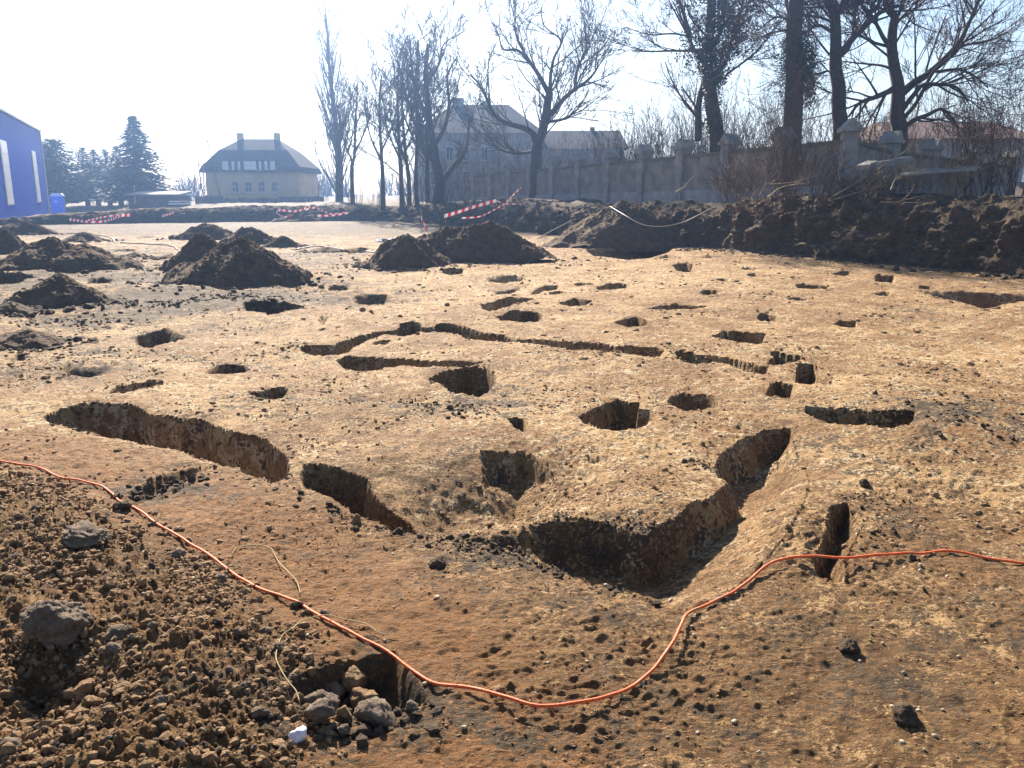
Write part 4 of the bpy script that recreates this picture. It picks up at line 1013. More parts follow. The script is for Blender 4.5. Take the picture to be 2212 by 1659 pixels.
# cream house
M['cream'] = plain('cream_render', (.72,.54,.28), (.6,.44,.22), .8, .9)
M['roof'] = plain('dark_roof_tiles', (.05,.045,.046), (.034,.032,.034), 3, .95, .03, .1)
M['white'] = plain('white_paint', (.8,.8,.8), (.72,.72,.73), 2, .5)
M['glass'] = plain('dark_glass', (.03,.035,.04), (.05,.055,.06), 1, .08, 0, .6)
def house():
    d = 95.0
    c = atd(547, 415, d); gx_, gy_ = c.x, c.y
    s = d/1847.0
    X = lambda u: (u-547)*s
    Zv = lambda v: EYE + (415-v)*s
    z0 = Zv(436)
    root = empty('house', (gx_, gy_, 0)); 
    D = 9.0
    MB().box(X(447), X(647), 0, D, z0-1, Zv(371)).build('wall', M['cream'], root)
    # hipped roof with a kicked eave
    e0, e1, r0, r1 = X(437), X(657), X(503), X(583)
    m = MB(); zt, ze, zk = Zv(300), Zv(374), Zv(356)
    prof = [(e0,e1,-.6,D+.6,ze),(X(441),X(653),-.45,D+.45,Zv(362)),(X(470),X(618),1.4,D-1.4,Zv(326)),(r0,r1,D/2-.3,D/2+.3,zt)]
    for a,b_,y0,y1,z in prof: m.v += [(a,y0,z),(b_,y0,z),(b_,y1,z),(a,y1,z)]
    for i in range(3):
        for j in range(4): m.f.append((i*4+j, i*4+(j+1)%4, (i+1)*4+(j+1)%4, (i+1)*4+j))
    m.f.append((12,13,14,15)); m.f.append((3,2,1,0))
    rf = m.build('roof', M['roof'], root)
    for a, b_ in ((495,506),(577,588)):
        MB().box(X(a), X(b_), D/2-.5, D/2+.35, zt-1.2, Zv(287)).build('chimney', M['cream'], rf)
    # long dormer with white boards between dark openings
    dm = MB(); dm.box(X(488), X(604), -.80, 2.2, Zv(371)+.02, Zv(348)).build('dormer', M['roof'], root)
    for a, b_ in ((490,503),(510,516),(523,528),(536,562),(568,573),(580,586),(592,602)):
        MB().box(X(a), X(b_), -.87, -.803, Zv(369), Zv(351)).build('white_board', M['white'], root)
    for a in (504,517,529,563,574,587):
        MB().box(X(a)+.02, X(a+5)-.02, -.84, -.804, Zv(369), Zv(351)).build('pane', M['glass'], root)
    for a in (503,531,560,588):
        w = MB().box(X(a), X(a+13), -.06, -.002, Zv(415), Zv(392)).build('window', M['white'], root)
        for (p, q) in ((.8,5.9),(7.1,12.2)):
            for (va, vb) in ((414,404),(403,393)):
                MB().box(X(a+p), X(a+q), -.085, -.062, Zv(va), Zv(vb)).build('pane', M['glass'], w)
        MB().box(X(a)-.12, X(a+13)+.12, -.14, -.0, Zv(417), Zv(415.4)).build('sill', M['white'], w)
    tag(root, 'cream two storey house with dark hipped roof and a long white dormer', 'house')
house()

def gabled(name, u0, u1, ridge_v, eave_v, d, base_v, label, wallmat, roofmat, depth, ridge_in=0.0, chim=(), wins=()):
    s = d/1847.0; uc = .5*(u0+u1); gx_ = (uc-1106)*s
    X = lambda u: (u-uc)*s
    Zv = lambda v: EYE + (415-v)*s
    root = empty(name, (gx_, d, 0))
    MB().box(X(u0), X(u1), 0, depth, Zv(base_v)-1.5, Zv(eave_v)).build('wall', wallmat, root)
    ri = ridge_in*(u1-u0)*s
    a, b_ = X(u0)-.5, X(u1)+.5
    ze, zr = Zv(eave_v)-.15, Zv(ridge_v)
    m = MB(); m.add([(a,-.6,ze),(b_,-.6,ze),(b_,depth+.6,ze),(a,depth+.6,ze),(a+ri,depth/2,zr),(b_-ri,depth/2,zr)], [(0,3,2,1),(0,1,5,4),(2,3,4,5),(1,2,5),(3,0,4)])
    rf = m.build('roof', roofmat, root)
    for c0, c1, cv in chim:
        MB().box(X(c0), X(c1), depth/2-.4, depth/2+.5, zr-1.5, Zv(cv)).build('chimney', wallmat, rf)
    for w0, w1, va, vb in wins:
        w = MB().box(X(w0), X(w1), -.07, -.002, Zv(vb), Zv(va)).build('window', M['white'], root)
        for f in range(2):
            MB().box(X(w0+(w1-w0)*(.08+.46*f)), X(w0+(w1-w0)*(.46+.46*f)), -.095, -.072, Zv(vb)+.08, Zv(va)-.08).build('pane', M['glass'], w)
    return tag(root, label, 'building')
M['greywall'] = plain('grey_render', (.42,.38,.36), (.34,.31,.3), .7, .9)
M['roofred'] = plain('weathered_red_roof', (.14,.075,.055), (.10,.06,.05), 2, .85, .03)
gabled('mansion', 905, 1165, 222, 290, 82, 440, 'large villa with a steep dark hipped roof half hidden by bare trees', M['greywall'], M['roof'], 12, .3, ((974,996,208),(1040,1056,214)),
       [(930,945,320,350),(965,980,320,350),(1000,1015,320,350),(1040,1055,320,350),(930,945,370,400),(1000,1015,370,400)])
gabled('long_building', 1170, 1345, 281, 322, 86, 430, 'long low building with dark roof behind the wall in the middle', M['greywall'], M['roof'], 9, .05, ((1280,1290,274),))
gabled('tile_roofed_house', 1930, 2215, 258, 300, 62, 420, 'house with weathered tile roof behind the trees at the right', M['greywall'], M['roofred'], 10, .08, ((1990,2003,246),))

# blue hall
def hall():
    bm_, nt, n, l, b = new_mat('blue_cladding')
    a = wnoise(nt, .6, 3); l.new(mixc(nt, a, (.006,.075,.6), (.01,.095,.72)), b.inputs['Base Color'])
    b.inputs['Roughness'].default_value = .45
    P0 = Vector(((0-1106)/1847*57.6, 57.6, 0)); P1 = Vector(((100-1106)/1847*83, 83, 0))
    dirv = (P1-P0).normalized(); L = (P1-P0).length
    root = empty('blue_hall', (P1.x, P1.y, -.55))
    root.rotation_euler = (0, 0, math.atan2(-dirv.y, -dirv.x))     # local +X runs back along the wall from the far corner
    # wall plane is y = 0 with the outside at +Y (towards the site)
    H = 8.05; LL = L + 22
    prof = []; x = 0.0
    while x < LL:
        prof += [(x,0),(x+.16,0),(x+.20,.05),(x+.30,.05)]; x += .34
    sgn = 1.0
    m = MB()
    for k, (px, py) in enumerate(prof):
        m.v += [(px, py*sgn, -1.0), (px, py*sgn, H)]
        if k: m.f.append((2*k-2, 2*k, 2*k+1, 2*k-1))
    # far gable end and roof as closed box behind the cladding
    m.box(0, LL, -18, -.05, -1.0, H-.02)
    m.build('wall', bm_, root)
    MB().add([(-.2,.25,H),(LL,.25,H),(LL,-9,H+1.3),(-.2,-9,H+1.3),(LL,-18.2,H),(-.2,-18.2,H),(-.2,.25,H+.16),(LL,.25,H+.16),(LL,-9,H+1.46),(-.2,-9,H+1.46),(LL,-18.2,H+.16),(-.2,-18.2,H+.16)],
             [(0,1,2,3),(3,2,4,5),(6,9,8,7),(9,11,10,8),(0,6,7,1),(4,10,11,5),(0,3,9,6),(3,5,11,9),(1,7,8,2),(2,8,10,4)]).build('roof', M['white'], root)
    MB().box(-.06, .1, -.02, .14, -1, H+.001).build('corner_trim', M['white'], root)
    # tall window strips, found by projecting photo columns onto the wall
    def along(u):
        k = (u-1106)/1847.0          # x = k*y on the wall line
        t = (k*P1.y - P1.x)/((-dirv).x - k*(-dirv).y)
        return t
    for (ua, ub) in ((76,84),(10,24)):
        xa, xb = along(ub), along(ua)
        xa, xb = min(xa, xb), max(xa, xb)
        w = MB().box(xa, xb, .052, .11, 1.55, 6.0).build('window', M['white'], root)
        m2 = plain('milky_pane', (.86,.86,.86), (.8,.8,.82), .5, .3)
        for j in range(5):
            MB().box(xa+.08, xb-.08, .112, .13, 1.62+j*.87, 1.62+j*.87+.8).build('pane', m2, w)
    tag(root, 'blue corrugated hall with two tall white window strips at the left', 'hall')
hall()

# portable toilet
def toilet():
    d = 88.0; s = d/1847; c = atd(126, 440, d)
    zb = EYE - (466-415)*s
    root = empty('portable_toilet', (c.x, d, zb), .35)
    bl = plain('blue_plastic', (.03,.16,.62), (.04,.2,.7), 2, .35)
    W, Hh = 1.16, 2.1
    MB().box(-W/2, W/2, -W/2, W/2, -.3, Hh-.1).build('body', bl, root)
    m = MB(); m.box(-W/2-.05, W/2+.05, -W/2-.05, W/2+.05, Hh-.098, Hh+.02)
    m.add([(-W/2,-W/2,Hh+.022),(W/2,-W/2,Hh+.022),(W/2,W/2,Hh+.022),(-W/2,W/2,Hh+.022),(-W/2+.2,-W/2+.2,Hh+.22),(W/2-.2,-W/2+.2,Hh+.22),(W/2-.2,W/2-.2,Hh+.22),(-W/2+.2,W/2-.2,Hh+.22)], [(4,5,6,7),(0,1,5,4),(1,2,6,5),(2,3,7,6),(3,0,4,7)])
    m.build('roof', M['white'], root)
    dr = MB().box(-.4, .4, -W/2-.04, -W/2-.003, .05, 1.85).build('door', bl, root)
    MB().box(-.3, .0, -W/2-.05, -W/2-.042, 1.4, 1.6).build('sign_plate', M['white'], dr)
    MB().box(.28, .34, -W/2-.07, -W/2-.042, .9, 1.1).build('handle', M['white'], dr)
    for xx in (-W/2, W/2): MB().box(xx-.05, xx+.05, -W/2-.03, -W/2+.05, -.05, Hh-.1).build('corner_post', bl, root)
    tag(root, 'blue portable toilet with a white roof beside the blue hall', 'toilet')
toilet()

# low sheds, garden fence, planks before the house
FW = plain('grey_boards', (.16,.13,.11), (.1,.085,.075), 3, .9, .01)
def plank_fence(u0, u1, v0, v1, d, label):
    s = d/1847; root = empty('board_fence', ((.5*(u0+u1)-1106)*s, d, EYE-(v1-415)*s))
    H = (v1-v0)*s; L = (u1-u0)*s; n = max(4, int(L/.45)); w = L/n
    for i in range(n):
        MB().box(-L/2+i*w, -L/2+(i+1)*w-.03, -.03, 0, -.4, H+rng.uniform(-.06, .06)).build('board', FW, root)
    MB().box(-L/2, L/2, .003, .08, H*.7, H*.7+.1).build('rail', FW, root)
    tag(root, label, 'fence')
plank_fence(420, 482, 423, 442, 88, 'tall dark board fence left before the cream house')
plank_fence(484, 600, 428, 442, 90, 'dark board fence under the cream house windows')
plank_fence(602, 700, 424, 442, 92, 'dark fence right of the cream house by the poplar')
s = 84/1847
root = empty('low_shed', ((330-1106)*s, 84, EYE-(444-415)*s))
MB().box(-55*s, 55*s, 0, 3, -.5, 1.0).build('wall', FW, root)
MB().add([(-58*s,-.4,1.0),(58*s,-.4,1.0),(58*s,3.3,1.3),(-58*s,3.3,1.3),(-58*s,-.4,1.12),(58*s,-.4,1.12),(58*s,3.3,1.42),(-58*s,3.3,1.42)], [(0,3,2,1),(4,5,6,7),(0,1,5,4),(1,2,6,5),(2,3,7,6),(3,0,4,7)]).build('roof', M['greywall'], root)
tag(root, 'low dark shed with a pale roof edge right of the tall spruce', 'shed')
for v, lab in ((436,'upper white plank lying before the board fence'),(441,'lower white plank lying before the board fence')):
    a, b_ = atd(365, v, 80), atd(413, v-.6, 80); c = (a+b_)/2
    o = MB().box(-(b_-a).length/2, (b_-a).length/2, -.1, .1, -.055, .055).build('plank', M['white']); o.location = c
    tag(o, lab, 'plank', 'white planks before the house')
for u, v0, v1, d, lab in ((292,400,441,78,'slanting pale pole before the big spruce'),(441,345,420,93,'dark pole left of the cream house')):
    m = MB(); m.tube([atd(u, v1, d), atd(u-2, v0, d)], [.07,.05], 6); tag(m.build('pole', HO), lab, 'pole')

# van at the right picture edge, only its rear corner in view
def van():
    d = 24.0; c = atd(2206, 400, d+1.8)
    root = empty('van', (c.x, d+.01, terrace(np.array(c.x), np.array(d))-.05))
    wp = plain('van_paint', (.55,.66,.8), (.5,.62,.78), 1, .3)
    m = MB(); pr = [(0,.35),(.0,.95),(.06,1.25),(.28,2.0),(.5,2.1),(3.6,2.1),(4.6,1.3),(5.3,1.1),(5.35,.4)]
    n = len(pr)
    m.v += [(x, 0, z) for x, z in pr] + [(x, 1.8, z) for x, z in pr]
    m.f += [tuple(reversed(range(n)))[::-1], tuple(range(n, 2*n))[::-1]]
    for i in range(n): m.f.append((i, (i+1) % n, n+(i+1) % n, n+i)[::-1])
    m.build('body', wp, root)
    MB().box(-.02, .16, -.02, .1, .8, .98).build('tail_light', plain('red_lens', (.6,.02,.04), (.5,.02,.03), 3, .2), root)
    MB().box(.5, 3.2, -.02, -.002, 1.35, 1.9).build('side_window', M['glass'], root)
    tyre = plain('rubber', (.02,.02,.02), (.03,.03,.03), 5, .8)
    for wx in (.9, 4.3):
        for wy in (.08, 1.72):
            t = MB(); t.tube([(wx, wy-.11, .33), (wx, wy+.11, .33)], .33, 18); w = t.build('wheel', tyre, root)
            r = MB(); r.tube([(wx, wy-.125, .33), (wx, wy+.125, .33)], .19, 12); r.build('rim', M['greywall'], w)
    MB().box(-.08, .1, .02, 1.78, .38, .55).build('bumper', tyre, root)
    tag(root, 'pale blue van of which only the rear corner shows at the right edge', 'van')
van()
# concrete slabs and a rail lying on the bank
CON = plain('old_concrete', (.34,.33,.31), (.22,.21,.2), 4, .9, .02)
for (u0,v0,u1,v1,d,th,lab) in ((1862,362,1885,352,25.0,.14,'short concrete slab tilted in the brush at the right'),(1884,358,1962,344,25.2,.16,'long tilted concrete slab in the brush at the right'),
                               (1955,376,2100,366,24.0,.07,'lower concrete rail lying near the van'),(1980,368,2110,361,24.4,.06,'upper concrete rail lying near the van')):
    a, b_ = atd(u0, v0, d), atd(u1, v1, d+.4); c = (a+b_)/2; L = (b_-a).length
    o = MB().box(-L/2, L/2, -.18, .18, -th/2, th/2).build('concrete_slab', CON); o.location = c
    dv = (b_-a).normalized(); o.rotation_euler = (0, -math.asin(dv.z), math.atan2(dv.y, dv.x)); tag(o, lab, 'slab')
# dump of dark earth and brush under the slabs
x, y = 13.6, 24.6

# ------------------------------------------------------------------ trees
M['bark'] = plain('dark_bark', (.055,.042,.032), (.09,.07,.05), 6, .95, .02)
M['twig'] = plain('brown_twigs', (.10,.066,.042), (.07,.045,.03), 2, .9)
M['twig2'] = plain('reddish_twigs', (.12,.075,.05), (.075,.048,.034), 2, .9)
M['twig_pale'] = plain('dry_pale_twigs', (.30,.24,.15), (.2,.15,.09), 2, .9)
M['ivy'] = plain('ivy_leaves', (.018,.04,.014), (.035,.065,.02), 3, .6)
M['needle'] = plain('spruce_needles', (.018,.042,.022), (.035,.065,.035), 1, .8)
M['thuja'] = plain('thuja_green', (.025,.05,.02), (.04,.07,.028), 1, .8)

class Wood:
    def __init__(self, seed): self.r = random.Random(seed); self.big = MB(); self.small = MB()
    def vec(self, s): r = self.r; return Vector((r.gauss(0, s), r.gauss(0, s), r.gauss(0, s)))
    def limb(self, pts, r0, r1, thick=True):
        n = len(pts); rr_ = [r0+(r1-r0)*i/(n-1) for i in range(n)]
        (self.big if thick else self.small).tube(pts, rr_, 7 if r0 > .12 else 5 if r0 > .035 else 3, cap=False)
    def grow(self, p, d, L, r, lev, par):
        """recursive bare branch; par = dict(kids, ang, ratio, up, jit, seg, rmin)"""
        rd = self.r
        n = max(2, par['seg'] - lev)
        pts = [Vector(p)]; dd = Vector(d).normalized(); st = L/n
        for i in range(n):
            dd = (dd + self.vec(par['jit']) + Vector((0, 0, par['up']))).normalized()
            pts.append(pts[-1] + dd*st)
        self.limb(pts, r, max(par['rmin'], r*.35), r > .05)
        if lev >= par['levels']: return
        nk = par['kids'][min(lev, len(par['kids'])-1)]
        for k in range(nk):
            t = rd.uniform(.22, 1.0)*n; i = min(int(t), n-1); f = t-i
            q = pts[i].lerp(pts[i+1], f)
            ax = (pts[i+1]-pts[i]).normalized()
            side = ax.orthogonal().normalized(); side.rotate(Matrix.Rotation(rd.uniform(0, 2*math.pi), 3, ax))
            a = rd.gauss(par['ang'], .16)
            nd = ax*math.cos(a) + side*math.sin(a)
            self.grow(q, nd, L*par['ratio']*rd.uniform(.65, 1.15)*(1.1-.35*t/n), max(par['rmin'], r*.5*(1-.4*t/n)), lev+1, par)
    def along(self, pts, r0, r1, par, count, L, t0=.25):
        """bare side branches off a guide limb"""
        rd = self.r; n = len(pts)-1
        for k in range(count):
            t = rd.uniform(t0, 1.0)*n; i = min(int(t), n-1); f = t-i
            q = pts[i].lerp(pts[i+1], f); ax = (pts[i+1]-pts[i]).normalized()
            side = ax.orthogonal().normalized(); side.rotate(Matrix.Rotation(rd.uniform(0, 2*math.pi), 3, ax))
            a = rd.gauss(par['ang'], .2); nd = ax*math.cos(a)+side*math.sin(a)
            rr_ = r0+(r1-r0)*t/n
            self.grow(q, nd, L*rd.uniform(.5, 1.2), min(rr_*.6, .05), 1, par)
    def done(self, name, loc, label, cat='tree', group=None, bark=None, twig=None, rz=0, parts=('trunk', 'crown')):
        root = empty(name, loc, rz)
        if self.big.v:
            o = self.big.build(parts[0], bark or M['bark'], root, True); o.data.transform(Matrix.Translation(-Vector(loc)))
        if self.small.v:
            o = self.small.build(parts[1], twig or M['twig'], root, True); o.data.transform(Matrix.Translation(-Vector(loc)))
        return tag(root, label, cat, group)

def smooth_pts(P3, n=5):
    return [Vector(p) for p in catmull([tuple(p) for p in P3], n)]

def leaves(mb, rd, c, rad, n, size):
    for _ in range(n):
        p = Vector(c) + Vector((rd.gauss(0, .5)*rad[0], rd.gauss(0, .5)*rad[1], rd.gauss(0, .5)*rad[2]))
        a = Vector((rd.uniform(-1,1), rd.uniform(-1,1), rd.uniform(-1,1))).normalized(); b_ = a.orthogonal().normalized()
        s_ = size*rd.uniform(.6, 1.4); a = a*s_; b_ = b_*s_*.8
        mb.add([p-a, p+b_*.8, p+a, p-b_*.8], [(0,1,2,3)])

PAR = dict(kids=[5,5,4,3], ang=.62, ratio=.62, up=.07, jit=.09, seg=6, rmin=.007, levels=4)
Z3 = lambda p: (1404+p[0]*.3652, p[1]*.3652)
Z2 = lambda p: (648+p[0]*.3661, p[1]*.3661)
def guided(name, seed, d, conv, trunk, r0, r1, limbs, label, par, ntw=10, Ltw=2.2, spread=1.2, twig=None, ground_v=None, group=None, extra=None):
    w = Wood(seed); rd = w.r
    tp = [atd(*conv(p), d) for p in trunk]
    base = tp[0].copy(); gzv = float(terrace(np.array(base.x), np.array(base.y)))
    if base.z > gzv - .1: tp = [Vector((base.x, base.y, gzv-.2))] + tp
    for i, p in enumerate(tp): p.y += .12*math.sin(i*1.7+seed)
    tpts = smooth_pts(tp); w.limb(tpts, r0, r1)
    w.along(tpts, r0, r1, par, ntw, Ltw, .35)
    for lp, a, b_, sp in limbs:
        P3 = [atd(*conv(p), d) for p in lp]
        for i, p in enumerate(P3): p.y += sp*spread*(i/(len(P3)-1))
        # keep the silhouette: shift x, z for the changed depth
        for i, p in enumerate(P3):
            q = atd(*conv(lp[i]), p.y); p.x, p.z = q.x, q.z
        pts = smooth_pts(P3); w.limb(pts, a, b_)
        w.along(pts, a, b_, par, int(ntw*.9), Ltw*.85, .2)
    if extra: extra(w, tpts)
    return w.done(name, tuple(tp[0]), label, 'tree', group, None, twig)

guided('bare_tree', 11, 34, Z3, [(1478,800),(1470,700),(1465,600),(1460,500),(1452,400),(1437,280),(1430,180),(1440,100),(1410,40),(1400,-40),(1395,-140)], .34, .08,
  [([(1465,480),(1430,530),(1330,575),(1240,610),(1175,690)], .15, .04, -.5), ([(1478,560),(1560,490),(1640,440),(1740,350),(1830,250),(1880,150),(1930,40),(1960,-60)], .17, .04, .6),
   ([(1490,650),(1560,560),(1620,500),(1730,500),(1820,520),(1880,600)], .11, .03, -1), ([(1490,760),(1560,710),(1640,680),(1720,645),(1780,690),(1820,740)], .12, .03, 1),
   ([(1435,300),(1380,220),(1350,160),(1310,90),(1240,20),(1190,-40)], .10, .03, -.6), ([(1433,280),(1320,250),(1220,200),(1140,190)], .07, .02, .8),
   ([(1432,190),(1470,120),(1560,60),(1650,-20)], .09, .03, 1.4), ([(1640,440),(1730,380),(1820,280),(2000,240),(2120,190)], .08, .02, 1.0), ([(1690,425),(1820,410),(1920,450),(2000,520)], .06, .02, -1.2),
   ([(1500,700),(1580,600),(1680,420),(1800,320),(1900,200),(2050,60)], .09, .025, -.8), ([(1460,420),(1380,390),(1300,380),(1200,370),(1130,360)], .06, .02, .5), ([(1440,150),(1500,20),(1540,-100)], .07, .03, .2)],
  'big bare tree with spreading low limbs behind the wall, rightmost of the large trunks', PAR, 11, 3.0)
guided('bare_tree', 12, 33, Z3, [(1135,780),(1120,650),(1110,520),(1100,420),(1105,330),(1098,250),(1090,150),(1095,80),(1060,0),(1050,-60),(1045,-140)], .30, .13,
  [([(1105,340),(1160,290),(1190,240),(1260,170),(1340,90),(1420,50),(1500,30)], .14, .05, .5), ([(1095,90),(1150,20),(1170,-60)], .13, .07, .4),
   ([(1095,200),(1000,150),(920,190),(850,200),(740,165)], .07, .02, -.8), ([(1092,140),(1000,100),(880,95),(780,105)], .06, .02, .8), ([(1160,290),(1215,200),(1210,110),(1150,40)], .06, .03, 1), ([(1110,450),(1050,420),(980,440),(930,400)], .05, .02, .4)],
  'bare tree with a thick forked trunk left of the big spreading tree', PAR, 9, 2.8)
def ivy_c(w, tpts):
    pass
t3 = guided('bare_tree', 13, 32, Z3, [(850,720),(850,500),(850,300),(858,150),(870,0),(880,-80),(885,-160)], .36, .24,
  [([(850,130),(760,100),(700,130),(640,180)], .05, .015, .6), ([(850,170),(740,190),(680,210),(630,240)], .05, .015, -.6), ([(862,60),(920,20),(990,-20)], .06, .02, .5)],
  'straight tall trunk with ivy at its foot behind the brown bramble', PAR, 7, 2.6)
iv = MB(); rd = random.Random(5)
for k in range(60):
    zx, zy = rd.uniform(805, 975), rd.uniform(240, 600)
    if zx > 900 and zy < 240 + (zx-900)*1.2: continue
    c = atd(*Z3((zx, zy)), 32+rd.uniform(-.5, .5)); leaves(iv, rd, c-t3.location, (.28,.28,.36), 46, .05)
for k in range(20):
    c = atd(*Z3((rd.uniform(920, 965), rd.uniform(270, 520))), 31.6+rd.uniform(-.3, .3)); leaves(iv, rd, c-t3.location, (.22,.22,.4), 46, .05)
iv.build('ivy', M['ivy'], t3)
t4 = guided('ivy_tree', 14, 36, Z3, [(395,840),(365,650),(350,500),(340,350),(350,200),(360,0),(362,-130)], .36, .14,
  [([(285,830),(285,700),(290,600),(320,480),(335,380)], .16, .1, .5), ([(350,480),(440,380),(480,250),(520,120),(560,-20)], .12, .05, .6), ([(345,400),(250,280),(220,150),(180,20),(150,-80)], .12, .05, -.6), ([(350,300),(420,180),(440,20),(450,-90)], .1, .05, .3),
   ([(330,300),(140,300),(0,305),(-110,300)], .06, .02, .6), ([(330,240),(150,200),(0,205),(-150,160)], .05, .015, -.4), ([(360,520),(480,420),(600,330),(700,220),(760,120)], .06, .02, .8)],
  'tall dark tree wrapped in ivy left of the straight trunk', PAR, 7, 2.8)
iv = MB(); rd = random.Random(6)
for k in range(190):
    zy = rd.uniform(-130, 470); hw = 190 if zy < 300 else 190-(zy-300)*.9
    zx = 375 + rd.gauss(0, .5)*hw + (40 if zy < 250 else 0)
    c = atd(*Z3((zx, zy)), 36+rd.uniform(-1.2, 1.2)); leaves(iv, rd, c-t4.location, (.36,.45,.28), 34, .062)
for k in range(60):
    zy = rd.uniform(430, 800); c = atd(*Z3((365+rd.gauss(0, 22), zy)), 36+rd.uniform(-.4, .2)); leaves(iv, rd, c-t4.location, (.2,.2,.3), 36, .05)
iv.build('ivy', M['ivy'], t4)

THIN = dict(kids=[8,6,5], ang=.6, ratio=.52, up=.09, jit=.1, seg=6, rmin=.013, levels=3)
guided('bare_tree', 15, 50, Z2, [(1395,970),(1400,860),(1425,790),(1450,690),(1462,600),(1475,545)], .36, .2,
  [([(1395,850),(1375,790),(1320,755),(1230,730),(1160,690),(1110,600),(1060,500),(1000,440)], .2, .04, -1), ([(1470,560),(1440,500),(1380,400),(1290,300),(1200,290),(1170,200)], .17, .03, .8), ([(1380,400),(1330,320),(1285,240),(1270,130),(1310,60)], .08, .02, .2),
   ([(1455,690),(1500,650),(1560,580),(1620,530),(1690,480),(1750,410),(1760,350)], .18, .03, -.5), ([(1475,545),(1480,440),(1500,340),(1540,240),(1440,150),(1420,20)], .12, .02, .4), ([(1620,530),(1640,400),(1690,280),(1680,120)], .1, .03, .6), ([(1400,890),(1300,905),(1200,890),(1130,850)], .12, .03, .4), ([(1460,720),(1560,700),(1640,640),(1700,540)], .1, .03, .8)],
  'bent old bare tree with a bowed left limb in the middle behind the wall', THIN, 12, 3.4)
guided('bare_tree', 16, 56, Z2, [(815,1190),(825,1080),(800,960),(792,880),(765,720),(750,560),(740,420),(760,260)], .42, .1,
  [([(830,1080),(900,990),(960,920),(990,830),(1000,700)], .22, .05, .5), ([(800,960),(740,880),(690,760),(640,600),(600,450),(620,300)], .16, .04, -.8), ([(792,860),(850,760),(880,620),(870,450),(930,330)], .16, .04, .6), ([(760,700),(690,560),(660,380),(650,230)], .12, .04, -.2), ([(745,500),(820,380),(850,260),(960,190)], .1, .03, .6)],
  'double trunked bare tree left of the villa chimneys', THIN, 9, 3.6)
TROW = 'slim bare trees left of the wall'
for k, (zx, zy, d, lean, lab) in enumerate([(490,1170,60,(470,620),'slim bare tree leftmost in the row beside the poplar'),(600,1190,58,(575,560),'slim bare tree second from the poplar'),(645,1190,59,(600,600),'slim bare tree with a left lean, third from the poplar'),(690,1190,57,(690,420),'tall slim bare tree in the middle of the row'),(755,1195,58,(745,480),'slim bare tree hugging the double trunked tree'),(310,1130,66,(330,700),'short bare tree just right of the poplar')]):
    (tx, ty) = lean
    guided('slim_tree', 30+k, d, Z2, [(zx,zy),(zx-4,zy-150),((zx+tx)/2,(zy+ty)/2),(tx,ty),(tx+10,ty-180)], .2, .05,
      [([((zx+tx)/2,(zy+ty)/2),((zx+tx)/2+70,(zy+ty)/2-160),((zx+tx)/2+110,(zy+ty)/2-330)], .08, .03, .7), ([((zx+tx)/2,(zy+ty)/2+60),((zx+tx)/2-70,(zy+ty)/2-110),((zx+tx)/2-100,(zy+ty)/2-300)], .08, .03, -.7)],
      lab, THIN, 9, 3.2, group=TROW)
# poplar: upright rods round a tapering trunk
w = Wood(51); base = atd(733, 432, 85); top = atd(702, 2, 85)
base.z = float(terrace(np.array(base.x), np.array(85.0))) - .3
tp = smooth_pts([base, base.lerp(top, .3)+Vector((.25,0,0)), base.lerp(top, .65), top]); w.limb(tp, .42, .03)
PO = dict(kids=[4,3,2], ang=.28, ratio=.5, up=.09, jit=.06, seg=6, rmin=.011, levels=3)
for k in range(150):
    t = w.r.uniform(.04, .96)**1.1; q = base.lerp(top, t); a = w.r.uniform(0, 6.28)
    s_ = .5
    w.grow(q, (math.cos(a)*s_, math.sin(a)*s_, 1), (1-t)*3.4+2.4, (.045*(1-t)+.022)*w.r.uniform(.6,1.3), 1, PO)
w.done('poplar_tree', tuple(base), 'tall narrow bare poplar beside the cream house', 'tree')

# bushes: upright shoots, three builds copied about
def bush(seed, H, n, spread, lean=.25, lev=3, twig=None, rb=.018, kids=(5,4,3), ang=.45):
    w = Wood(seed); pr = dict(kids=list(kids), ang=ang, ratio=.5, up=.05, jit=.09, seg=6, rmin=.0065, levels=lev)
    for k in range(n):
        a = w.r.uniform(0, 6.28); q = w.r.random()**.5*spread
        w.grow((math.cos(a)*q, math.sin(a)*q*.7, -.15), (math.cos(a)*lean*w.r.uniform(.3,1.3), math.sin(a)*lean, 1), H*w.r.uniform(.55, 1.1), rb*w.r.uniform(.7, 1.3), 1, pr)
    return w.small.mesh('stems', True) if w.small.v else w.big.mesh('stems', True)
BM = [bush(61+i, 4.2, 28, 1.3, .25, 3, None, .022) for i in range(4)]
SHOOT = [bush(71+i, 5.5, 15, 1.3, .35, 3, None, .024) for i in range(3)]
DENSE = [bush(81+i, 2.2, 34, .9, .5, 3, None, .010, (6,4,3), .6) for i in range(3)]
def put_bush(name, me, u, d, H, rz, label, group, mat, dz=0.0, cat='bush', sx=1.0):
    x = (u-1106)/1847*d
    root = empty(name, (x, d, float(terrace(np.array(x), np.array(d)))-.1+dz), rz)
    hh = max(v.co.z for v in me.vertices); k = H/hh; root.scale = (k*sx, k*sx, k)
    o = link_mesh('stems', me, None, root)
    if not me.materials: me.materials.append(mat)
    return tag(root, label, cat, group)
BG = 'bare bushes behind the wall'
